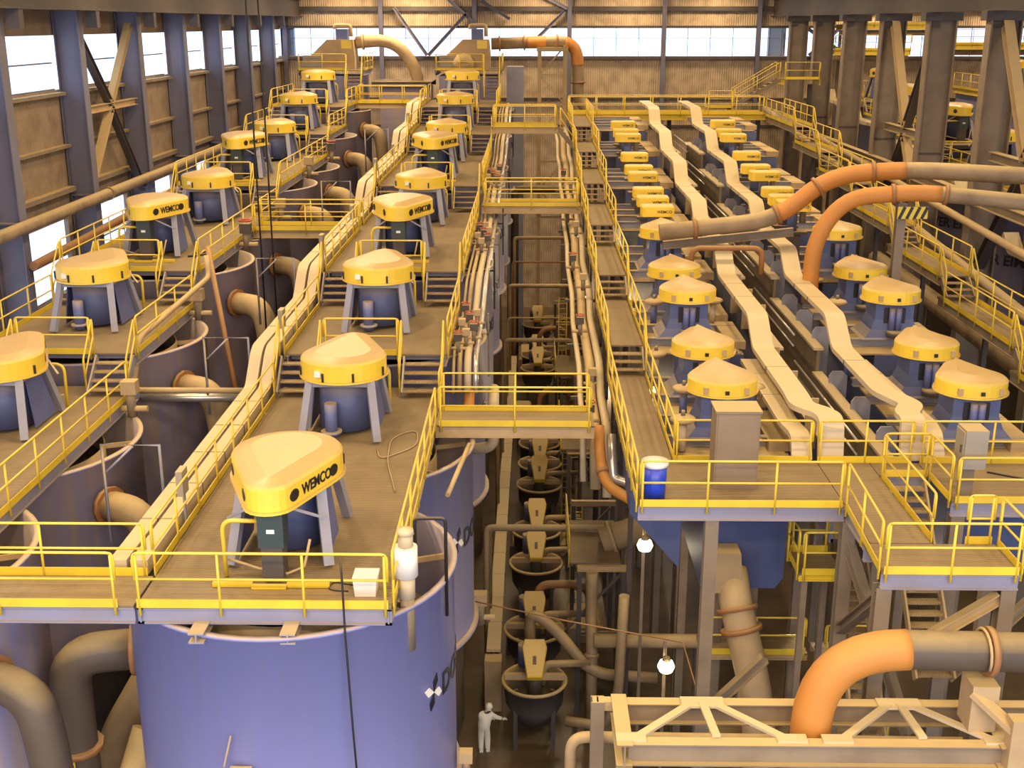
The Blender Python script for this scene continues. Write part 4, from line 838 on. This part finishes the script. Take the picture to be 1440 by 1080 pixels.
# ------------------------------------------------------------------ sump pumps, person and pipework on the aisle floor
def make_pump(label, group):
    t = thing('sump_pump', label, 'pump', (0, 0, 0), group)
    tb = MB().lathe([(0, 0.75), (0.6, 0.8), (0.98, 1.5), (1.02, 2.2), (1.1, 2.2), (1.1, 2.28), (0.98, 2.28), (0.95, 1.5), (0.5, 0.95), (0, 0.95)], n=28).build('tub', dsteel, t)
    MB().tube([(1.07 * math.cos(2*PI*k/28), 1.07 * math.sin(2*PI*k/28), 2.27) for k in range(28)], 0.06, 6, closed=True).build('rim', tan, tb)
    for a in (45, 135, 225, 315): MB().box(0.9 * math.cos(R(a)) - 0.07, 0.9 * math.cos(R(a)) + 0.07, 0.9 * math.sin(R(a)) - 0.07, 0.9 * math.sin(R(a)) + 0.07, 0, 1.5).build('leg', dsteel, t)
    MB().tube([(0, 0, 1.2), (0, 0, 2.9)], 0.24, 14).build('shaft_column', dsteel, t)
    MB().bar((-1.0, 0, 2.4), (1.0, 0, 2.4), 0.16, 0.2).build('support_beam', tan, t)
    MB().tube([(-0.36, 0.55, 2.5), (-0.36, 0.55, 3.3)], 0.2, 12).build('motor', dblue, t)
    hexo = [(-0.25, -0.75), (0.25, -0.75), (0.42, 0.3), (0.34, 0.6), (-0.34, 0.6), (-0.42, 0.3)]
    tilt = R(38)
    def P(x, y, z): return (x, y * math.cos(tilt) - z * math.sin(tilt) - 0.05, 3.15 + y * math.sin(tilt) + z * math.cos(tilt))
    g = MB().rings([[P(x, y, -0.14) for x, y in hexo], [P(x, y, 0.12) for x, y in hexo], [P(x * 0.93, y * 0.95, 0.17) for x, y in hexo]]).build('belt_guard', yhood, t)
    MB().rings([[P(x, y, z) for x, y in ((-0.06, -0.32), (0.06, -0.32), (0.06, -0.02), (-0.06, -0.02))] for z in (0.16, 0.18)]).build('slot_opening', black, g)
    MB().tube(fillet([(0.3, 0.2, 2.0), (0.3, 0.2, 2.75), (1.9, 0.3, 2.75)], 0.3, 6), 0.13, 10).build('delivery_pipe', pipem, t)
    return t
PUMPS = [(0.25, 35.0), (0.25, 38.5), (0.35, 44.0), (0.4, 47.3), (0.55, 52.6), (0.6, 55.4), (0.6, 58.4), (0.6, 72.5), (0.6, 75.6), (0.65, 84)]
pp = None
for k, (x, y) in enumerate(PUMPS):
    lb = 'sump pump with coffin-shaped belt guard over an open tub, %s along the aisle floor' % ORD[k]
    if pp is None: pp = make_pump(lb, 'sump pumps'); pp.location = (x, y, 0)
    else: dup(pp, (x, y, 0), 0, lb, 'sump pumps')
# person in white coveralls, leaning toward the pump tub
def skinned(name, verts, edges, radii, mat, parent, root=0, sub=2):
    me = bpy.data.meshes.new(name); me.from_pydata(verts, edges, []); o = bpy.data.objects.new(name, me); COL.objects.link(o)
    o.modifiers.new('skin', 'SKIN'); me.skin_vertices  # layer made by the modifier below
    for v, r_ in zip(me.skin_vertices[0].data, radii): v.radius = (r_, r_) if not isinstance(r_, tuple) else r_
    me.skin_vertices[0].data[root].use_root = True
    s = o.modifiers.new('sub', 'SUBSURF'); s.levels = sub; s.render_levels = sub
    dg = bpy.context.evaluated_depsgraph_get(); m2 = bpy.data.meshes.new_from_object(o.evaluated_get(dg)); bpy.data.objects.remove(o)
    m2.name = name; m2.materials.clear(); m2.materials.append(mat)
    for p in m2.polygons: p.use_smooth = True
    o = bpy.data.objects.new(name, m2); COL.objects.link(o); o.parent = parent; return o
pe = thing('person', 'person in white coveralls and hood leaning toward the first pump tub', 'person', (-1.44, 34.2, 0))
V = [(0, 0, 0.95), (0.02, 0.02, 1.15), (0.06, 0.05, 1.36), (0.10, 0.07, 1.47), (0.15, 0.09, 1.56), (0.18, 0.10, 1.68),
     (-0.09, -0.01, 0.9), (-0.1, 0.03, 0.5), (-0.1, -0.02, 0.1), (-0.08, 0.12, 0.05), (0.09, 0.02, 0.9), (0.12, 0.06, 0.5), (0.12, 0.02, 0.1), (0.15, 0.16, 0.05),
     (-0.10, 0.04, 1.40), (-0.02, 0.2, 1.18), (0.2, 0.3, 1.08), (0.24, 0.1, 1.38), (0.42, 0.18, 1.2), (0.62, 0.24, 1.12)]
Ed = [(0, 1), (1, 2), (2, 3), (3, 4), (4, 5), (0, 6), (6, 7), (7, 8), (8, 9), (0, 10), (10, 11), (11, 12), (12, 13), (2, 14), (14, 15), (15, 16), (2, 17), (17, 18), (18, 19)]
Rd = [(0.2, 0.16), (0.2, 0.16), (0.22, 0.16), (0.09, 0.09), (0.085, 0.085), (0.075, 0.085), (0.13, 0.13), (0.11, 0.11), (0.09, 0.09), (0.06, 0.05), (0.13, 0.13), (0.11, 0.11), (0.09, 0.09), (0.06, 0.05),
      (0.1, 0.1), (0.08, 0.08), (0.055, 0.055), (0.1, 0.1), (0.08, 0.08), (0.055, 0.055)]
skinned('body', V, Ed, Rd, suit, pe)
MB().tube([(0.115 + 0.1 * math.cos(a), 0.075 + 0.1 * math.sin(a), 1.5 + 0.02 * math.cos(a)) for a in [2*PI*k/16 for k in range(16)]], 0.03, 6, closed=True).build('dark_collar', black, pe)
MB().lathe([(0.125, 0), (0.12, 0.06), (0.09, 0.12), (0, 0.15)], c=(0.175, 0.1, 1.64), n=16).build('hood_cap', suit, pe)
for hx, hy, hz, nm in ((0.2, 0.3, 1.08, 0), (0.62, 0.24, 1.12, 1)):
    vs = [(hx, hy, hz), (hx + 0.07, hy + 0.02, hz - 0.01)]; es = [(0, 1)]; rr = [0.04, 0.035]
    for q in range(4):
        b0 = len(vs); oy = (q - 1.5) * 0.024; vs += [(hx + 0.11, hy + 0.02 + oy, hz - 0.01), (hx + 0.145 - 0.008 * abs(q - 1), hy + 0.02 + oy, hz - 0.03), (hx + 0.15 - 0.01 * abs(q - 1), hy + 0.02 + oy, hz - 0.06)]
        es += [(1, b0), (b0, b0 + 1), (b0 + 1, b0 + 2)]; rr += [0.012, 0.01, 0.009]
    b0 = len(vs); vs += [(hx + 0.05, hy - 0.035, hz), (hx + 0.09, hy - 0.05, hz - 0.02)]; es += [(0, b0), (b0, b0 + 1)]; rr += [0.013, 0.011]
    skinned('glove', vs, es, rr, suit, pe, sub=1)
for sx, y0 in ((-0.09, 0.06), (0.135, 0.1)):
    MB().rings([[(sx + a * s, y0 + b * s * 1.0, z) for a, b in ((-0.06, -0.14), (0.06, -0.14), (0.065, 0.08), (0, 0.17), (-0.065, 0.08))] for s, z in ((1, 0), (1, 0.05), (0.75, 0.1))]).build('boot', white, pe)
# plank-like covered tray low in the aisle
ribbon('cable_tray', [(-1.2, 37.2, 2.1), (-1.15, 50, 2.1), (-1.05, 62, 2.3), (-1.0, 74, 2.6)], 0.5, 0.12, tray, 'long pale covered tray low along the aisle floor beside the pumps', 'covered cable trays')
tag(MB().box(-1.5, -0.9, 36.6, 37.15, 0, 2.0).build('junction_box', tan), 'squat dusty box at the near end of the low aisle tray', 'box')
for k in range(7):
    y = 39 + k * 5.6; tag(MB().box(-1.2, -1.05, y - 0.06, y + 0.06, 0, 2.0).build('tray_post', dsteel), 'short post under the low aisle tray, %s from the front' % ORD[k], 'post', 'low tray posts')
# cross pipes and frames of the aisle
for k, (y, z, x0, x1, r, m) in enumerate(((39.2, 6.0, -1.5, 3.6, 0.11, tan), (40.3, 5.4, -1.4, 2.6, 0.06, pipem), (41.0, 5.1, -1.4, 2.6, 0.05, tan), (50.5, 6.2, -1.4, 2.4, 0.1, pipem), (57.0, 6.5, -1.3, 2.4, 0.07, tan), (62.5, 6.8, -1.3, 2.4, 0.12, pipem), (66.0, 7.2, -1.2, 2.5, 0.05, tan), (71.0, 8.0, -1.2, 2.6, 0.13, pipem), (75.5, 8.6, -1.1, 2.6, 0.06, rust), (80.0, 9.4, -1.0, 2.7, 0.12, tan), (84.0, 12.2, -1.0, 3.0, 0.26, pdark))):
    pipe('dim pipe crossing the aisle between the tank rows, %s from the front' % ORD[k], [(x0, y, 0), (x0, y, z), (x1, y, z), (x1, y, 0)], r, m, rad=0.25, group='cross pipes of the aisle', n=8)
tag(MB().tube([(-1.43, 29.05, 8.3), (1.0, 28.2, 8.2), (4.0, 26.9, 8.3), (4.02, 24.7, 8.4)], 0.02, 6).build('cable', rust), 'thin brown cable strung across the aisle from the second centre tank', 'cable')
for k in range(8):
    y = 36.5 + k * 5.7
    t = thing('pipe_gantry', 'brown steel frame over the aisle floor, %s from the front' % ORD[k], 'frame', (1.8, y, 0), 'aisle frames')
    for x in (1.78, 3.3): MB().ibeam((x, y, 0), (x, y, 5.6), 0.16, 0.16).build('post', dsteel, t, True)
    MB().ibeam((1.7, y, 5.7), (3.4, y, 5.7), 0.16, 0.2).build('cross_beam', tan, t, True); MB().ibeam((1.78, y, 3.2), (3.3, y, 3.2), 0.14, 0.16).build('cross_beam', dsteel, t, True)
    MB().bar((1.4, y, 3.4), (3.2, y, 5.5), 0.08, 0.08).build('diagonal', dsteel, t, True)
for k, (x0, x1, y0, y1, z) in enumerate(((1.45, 3.2, 36.6, 40.2, 5.85), (1.45, 3.2, 47.8, 51.5, 5.85), (1.45, 3.2, 59.0, 62.8, 5.85))):
    deck(x0, x1, y0, y1, z, 'dim grating floor low in the aisle, %s from the front' % ORD[k], beams='y', edge=dsteel, bh=0.1)
    rail((x0 - 0.037, y0, z), (x0 - 0.037, y1, z), 'brown handrail of the low aisle floor, %s from the front' % ORD[k])
def ladder(x, y, z0, z1, label):
    t = thing('ladder', label, 'ladder', (x, y, z0), 'yellow ladders')
    for dx in (-0.22, 0.22): MB().bar((dx, 0, 0), (dx, 0, z1 - z0), 0.05, 0.04).build('stile', yel, t)
    for k in range(int((z1 - z0) / 0.3)): MB().tube([(-0.22, 0, 0.25 + k * 0.3), (0.22, 0, 0.25 + k * 0.3)], 0.02, 6).build('rung', yel, t)
for k, (x, y, z0, z1) in enumerate(((1.9, 53.5, 0, 6), (1.9, 63.5, 0, 9.0), (2.0, 44.2, 0, 5))): ladder(x, y, z0, z1, 'yellow ladder standing in the aisle beside the small cells, %s from the front' % ORD[k])
for k, pts in enumerate((([(0.4, 39.3, 2.7), (0.4, 39.4, 3.6), (2.3, 39.5, 3.6), (2.4, 39.6, 0)]), ([(0.1, 36.3, 2.0), (0.1, 36.3, 4.2), (1.0, 36.0, 3.6), (2.2, 35.2, 2.4), (4.4, 35.1, 2.3)]), ([(0.6, 60.0, 2.5), (0.6, 60.2, 4.6), (2.3, 60.3, 4.7), (2.35, 60.3, 0)]), ([(0.5, 57.2, 2.5), (0.5, 57.2, 4.3), (2.3, 57.3, 4.4), (2.35, 57.3, 0)]), ([(0.7, 73.8, 2.4), (0.7, 73.8, 4.5), (2.4, 74.0, 4.6), (2.45, 74.0, 0)]))):
    pipe('brown bent hose pipe between the sump pumps, %s from the front' % ORD[k], pts, 0.16 if k != 1 else 0.2, rust if k != 1 else pipem, rad=0.7, group='bent sump pipes', n=10)
pipe('tan pipe with a flange standing by the first pump', [(2.2, 35.4, 0), (2.2, 35.4, 2.9), (2.2, 36.4, 4.2), (2.2, 36.4, 5.6)], 0.2, pipem, rad=0.5, flanges=(0.5,))
pipe('long dusty pipe at knee height leading off behind the first pump', [(1.3, 34.2, 1.2), (2.6, 33.9, 1.2), (3.0, 33.9, 2.4), (3.1, 33.9, 6.0)], 0.17, pipem, rad=0.5)
pipe('fat slanting tan duct under the aisle-side cell bank', [(2.6, 38.0, 6.0), (6.2, 38.4, 7.1)], 0.5, tan, rad=0, flanges=(0.1, 0.9))
pipe('thick horizontal pipe low beneath the aisle-side cell bank', [(2.2, 34.6, 4.0), (6.5, 34.6, 4.0)], 0.24, tan, rad=0, flanges=(0.2,))
for k, (x, y) in enumerate(((3.1, 34.6), (5.6, 34.6), (5.6, 38.4))): post(x, y, 3.76 if y < 36 else 6.3, 'short post beneath the pipes under the small cells, %s from the aisle' % ORD[k], 0.16, dsteel)
valve(-1.35, 30.2, 7.0, 'white flanged valve low on the second centre row tank', 'low tank valves', False, 1.4); valve(-1.3, 21.7, 7.9, 'pale flanged valve at the foot of the clean blue tank', 'low tank valves', False, 1.0)

# ------------------------------------------------------------------ feed boxes at the far ends of the big rows
def stairx(p0, p1, wd, label, mat=steel):
    """stair flight along x from p0 (low) to p1 (high)"""
    p0, p1 = Vector(p0), Vector(p1); n = max(2, round((p1.z - p0.z) / 0.2)); t = thing('stair_flight', label, 'stairs', tuple(p0), 'short stair flights')
    for s in (-wd/2, wd/2): MB().bar(p0 + Vector((0, s, 0.05)), p1 + Vector((0, s, -0.08)), 0.05, 0.22).build('stringer', mat, t, True)
    for k in range(1, n):
        q = p0.lerp(p1, (k - 0.5) / n); MB().box(q.x - 0.13, q.x + 0.13, q.y - wd/2 + 0.03, q.y + wd/2 - 0.03, q.z, q.z + 0.04).build('tread', tread, t, True)
for xc, rn in ((-4.25, 'centre row'), (XL, 'side wall row')):
    z = 20.4
    tag(MB().box(xc - 2.0, xc + 2.0, 83.6, 88.0, 0, z - 0.4).build('feed_tank', tmid), 'tall blue square feed tank at the far end of the %s' % rn, 'tank', 'feed tanks')
    deck(xc - 2.3, xc + 2.3, 83.4, 88.2, z, 'high grating deck round the feed box of the %s' % rn)
    stair(xc + 1.15, xc + 2.2, 83.38, 18.5, z, 'steep ladder-like stair to the feed box of the %s' % rn, run=1.4, sm=yel)
    rail((xc - 2.2, 83.36, z), (xc + 1.1, 83.36, z), 'handrail in front of the feed box of the %s' % rn); rail((xc + 2.337, 83.5, z), (xc + 2.337, 88, z), 'side handrail of the feed box deck of the %s' % rn)
    for sx in (1.12, 2.2): rail((xc + sx, 82.1, 18.52), (xc + sx, 83.3, z), 'steep %s handrail of the feed box stair, %s' % ('inner' if sx < 2 else 'outer', rn), 'stair handrails', toe=False, drop=0.0)
    t = thing('feed_box', 'dusty sloped feed box with a blue actuator on top, %s' % rn, 'feed box', (xc, 85.6, z), 'feed boxes')
    MB().rings([[(xc - a, 84.6, zz_) for a in ()] or [(xc - l, 84.7, zz_), (xc + r_, 84.7, zz_), (xc + r_, 86.6, zz_), (xc - l, 86.6, zz_)] for l, r_, zz_ in ((1.7, 1.5, z), (1.6, 1.5, z + 0.9), (0.4, 1.4, z + 2.0))]).build('box_body', tan, t, True)
    MB().box(xc + 0.2, xc + 1.0, 85.0, 85.9, z + 2.0, z + 2.7).build('actuator', blue, t, True); MB().tube(fillet([(xc + 0.1, 85.4, z + 2.7), (xc + 0.1, 85.4, z + 2.95), (xc + 1.2, 85.4, z + 2.95), (xc + 1.2, 85.4, z + 2.2)], 0.25), 0.13, 8).build('breather_pipe', tan, t, True)
    MB().box(xc + 0.6, xc + 1.3, 84.66, 84.7, z + 1.4, z + 1.95).build('sign_plate', yhood, t, True)
    for q in (0,): MB().box(xc - 2.0, xc - 0.7, 84.0, 84.9, z + 0.02, z + 0.95).build('control_box', cabm, t, True)
tag(MB().lathe([(0, 0), (0.7, 0), (0.75, 0.5), (0.5, 0.95), (0, 1.1)], c=(-4.6, 84.2, 20.42), n=20).build('pump_housing', tan), 'round tan housing beside the centre row feed box', 'pump')
pipe('tan pipe arching from the side wall feed box down to the back platform', [(XL + 1.5, 85.8, 22.2), (-9.6, 85.8, 22.4), (-7.9, 85.8, 20.4), (-7.9, 85.8, 16)], 0.42, tan, rad=1.9, flanges=(0.05,))
pipe('orange and brown pipe running over the lattice tower then bending down the end wall', [(-2.7, 86.0, 22.1), (3.35, 86.0, 22.3), (3.5, 86.0, 18.0), (5.0, 85.0, 17.2)], 0.4, pipem, rad=1.4, flanges=(0.05, 0.2, 0.4, 0.72), elbows=((0.22, 0.33), (0.45, 0.62)), emat=orange, fmat=rust)
deck(-11.0, -6.8, 84.0, 88.0, 19.6, 'dark platform between the two feed boxes', beams='x', edge=dsteel)
tag(MB().box(-10.5, -7.0, 84.5, 88, 0, 19.2).build('back_tank', tdust), 'dusty square tank behind the top bridge between the rows', 'tank')
t = thing('lattice_tower', 'tall lattice pipe tower at the far end of the aisle', 'tower', (1.5, 86, 0))
for x in (0.7, 2.5):
    for y in (85.3, 86.7): MB().ibeam((x, y, 0), (x, y, 21.6), 0.26, 0.26).build('tower_leg', tan, t, True)
for k in range(6):
    z = 10 + k * 2.0
    MB().bar((0.7, 85.3, z), (2.5, 85.3, z), 0.14, 0.16).build('cross_bar', tan, t, True)
    MB().bar((0.7, 85.3, z) if k % 2 else (2.5, 85.3, z), (2.5, 85.3, z + 2) if k % 2 else (0.7, 85.3, z + 2), 0.1, 0.1).build('lattice_bar', tan, t, True)
MB().box(0.5, 2.7, 85.1, 86.9, 21.6, 21.9).build('head_beam', tan, t, True)
tag(MB().box(-1.6, -0.4, 84.5, 86.5, 0, 20.6).build('vertical_duct', legm), 'tall pale duct standing behind the top aisle bridge', 'duct')
stairx((2.4, 63.2, 17.12), (1.52, 63.2, 18.28), 1.0, 'stair dropping from the high aisle bridge to the small cell walkway', steel)
rail((1.6, 62.66, 18.25), (2.35, 62.66, 17.15), 'sloping handrail on the stair off the high aisle bridge', 'stair handrails', toe=False, drop=0.0)
# far deck behind the small cells and the stair up to the column walkway
deck(2.4, 14.9, 76.05, 77.4, 18.0, 'far cross walkway behind the small cells', beams='x', edge=ytoe)
rail((2.5, 76.0, 18.0), (14.8, 76.0, 18.0), 'near handrail of the far cross walkway behind the small cells'); rail((2.5, 77.45, 18.0), (14.8, 77.45, 18.0), 'far handrail of the far cross walkway behind the small cells')
deck(11.6, 13.4, 79.0, 81.5, 18.2, 'yellow railed stair foot platform before the end wall', edge=ytoe); rail((11.7, 78.96, 18.2), (13.3, 78.96, 18.2), 'handrail of the stair foot platform before the end wall')
stairx((13.45, 80.4, 18.2), (16.5, 80.4, 20.0), 1.1, 'yellow railed stair climbing along the end wall toward the columns')
rail((13.5, 79.77, 18.25), (16.45, 79.77, 20.0), 'near sloping rail of the stair along the end wall', 'stair handrails', toe=False, drop=0); rail((13.5, 81.03, 18.25), (16.45, 81.03, 20.0), 'far sloping rail of the stair along the end wall', 'stair handrails', toe=False, drop=0)
deck(16.55, 19.0, 79.2, 81.6, 20.0, 'railed platform at the head of the end wall stair', edge=ytoe); rail((16.6, 79.16, 20.0), (18.9, 79.16, 20.0), 'handrail of the platform at the head of the end wall stair')
for x, y, z, n in ((11.8, 80.5, 18.15, 'stair foot platform'), (18.8, 81.4, 19.58, 'stair head platform'), (2.7, 77.3, 17.61, 'aisle end of the far cross walkway'), (9.0, 77.3, 17.61, 'middle of the far cross walkway'), (14.7, 77.3, 17.61, 'column end of the far cross walkway')):
    post(x, y, z if z < 18.1 else z - (0.37 if 'foot' in n else 0), 'dark post under the ' + n, 0.25, dsteel)

# ------------------------------------------------------------------ the hall beyond the columns
X3 = 25.0
C3 = [(50.2 + 7.05 * k, z) for k, z in enumerate((13.9, 15.4, 16.0, 16.9, 17.6, 18.4))]
for k, (y, z) in enumerate(C3):
    tank(X3, y, z - 0.45, 'blue tank with dark lettering beyond the columns, %s from the front' % ORD[k], tmid, 'tanks of the far hall', txt=NAME, th0=R(141))
    deck(X3 - HW, X3 + HW, y - 3.5, y + 3.5, z, 'grating deck on the far hall tanks, %s from the front' % ORD[k], beams='yp')
    rail((X3 - HW - 0.037, y - 3.4, z), (X3 - HW - 0.037, y + 3.4, z), 'yellow handrail glimpsed between the columns, far hall tank %s from the front' % ORD[k])
    rail((X3 - 1.1, y + 3.54, z), (X3 + 1.1, y + 3.54, z), 'cross handrail on the far hall tank row, %s from the front' % ORD[k])
    if k: stair(X3 - HW, X3 - 1.2, y - 3.52, C3[k-1][1], z, 'few steps on the far hall tank row, %s from the front' % ORD[k-1])
    dup(proto, (X3, y, z), 0 if k % 2 else PI, 'yellow hood drive seen between the broad columns, %s of the far hall row' % ORD[k], 'drives of the big tanks', drop=('kick_plate',) if not k % 2 else ())
    ribbon('cable_tray', [(X3 - 3.0, y - 3.4, z - 0.27), (X3 - 3.0, y + 2.6, z - 0.27), (X3 - 3.0, y + 3.4, z + 0.4)], 0.7, 0.2, tray, 'pale covered tray beside the far hall tanks, %s from the front' % ORD[k], 'covered cable trays', rad=0.2)
for k, (y, z) in enumerate(C3[2:]):
    deck(31.0, 36.0, y - 3.5, y + 3.5, z + 0.6, 'second row deck deep in the far hall, %s from the front' % ORD[k], edge=ytoe)
    tag(MB().box(31.2, 35.8, y - 3.3, y + 3.3, 0, z + 0.2).build('cell_tank', tmid), 'square blue tank deep in the far hall, %s from the front' % ORD[k], 'tank', 'deep hall tanks')
    rail((30.96, y - 3.4, z + 0.6), (30.96, y + 3.4, z + 0.6), 'yellow handrail deep in the far hall, %s from the front' % ORD[k])
    dup(proto, (33.5, y, z + 0.6), PI if k % 2 else 0, 'yellow hood drive deep in the far hall, %s from the front' % ORD[k], 'drives of the big tanks')
for k, (x0, x1, y0, y1, z) in enumerate(((22.4, 28.0, 90.0, 92.0, 21.6), (23.0, 30.0, 90.5, 92.5, 23.4), (30.0, 41.0, 90.0, 92.0, 22.0))):
    deck(x0, x1, y0, y1, z, 'high yellow edged catwalk before the far hall end wall, %s' % ORD[k], beams='x', edge=ytoe); rail((x0, y0 - 0.04, z), (x1, y0 - 0.04, z), 'handrail of the high far hall catwalk, %s' % ORD[k], step=1.2)
    for x in (x0 + 0.3, x1 - 0.3): post(x, y1 - 0.3, z - 0.4, 'slim post carrying the %s high far hall catwalk, %s end' % (ORD[k], 'aisle-ward' if x < (x0 + x1)/2 else 'outer'), 0.2)
    pipe('dusty pipe hung along the %s high far hall catwalk' % ORD[k], [(x0, y0 + 0.6, z - 0.58), (x1, y0 + 0.6, z - 0.58)], 0.2, pipem, rad=0)

# low plinths and clutter on the aisle floor
for k, (x, y, dx, dy, h) in enumerate(((-0.3, 41.2, 0.5, 0.7, 0.5), (2.3, 42.5, 0.7, 1.0, 0.8), (-0.2, 49.8, 0.6, 0.9, 0.9), (2.2, 50.6, 0.7, 1.2, 0.7), (0.6, 65.0, 1.2, 1.6, 1.3), (-0.4, 68.5, 0.6, 1.4, 1.0), (1.9, 67.5, 0.7, 1.5, 0.9), (0.3, 79.6, 1.0, 1.6, 1.6))):
    tag(MB().rings([[(x + a * dx * q, y + b * dy * q, z) for a, b in ((-1, -1), (1, -1), (1, 1), (-1, 1))] for q, z in ((1, 0), (1, h * 0.8), (0.8, h))]).build('floor_plinth', tan if k % 2 else pedc), 'dusty block on the aisle floor among the sump pumps, %s from the front' % ORD[k], 'plinth', 'aisle floor blocks')
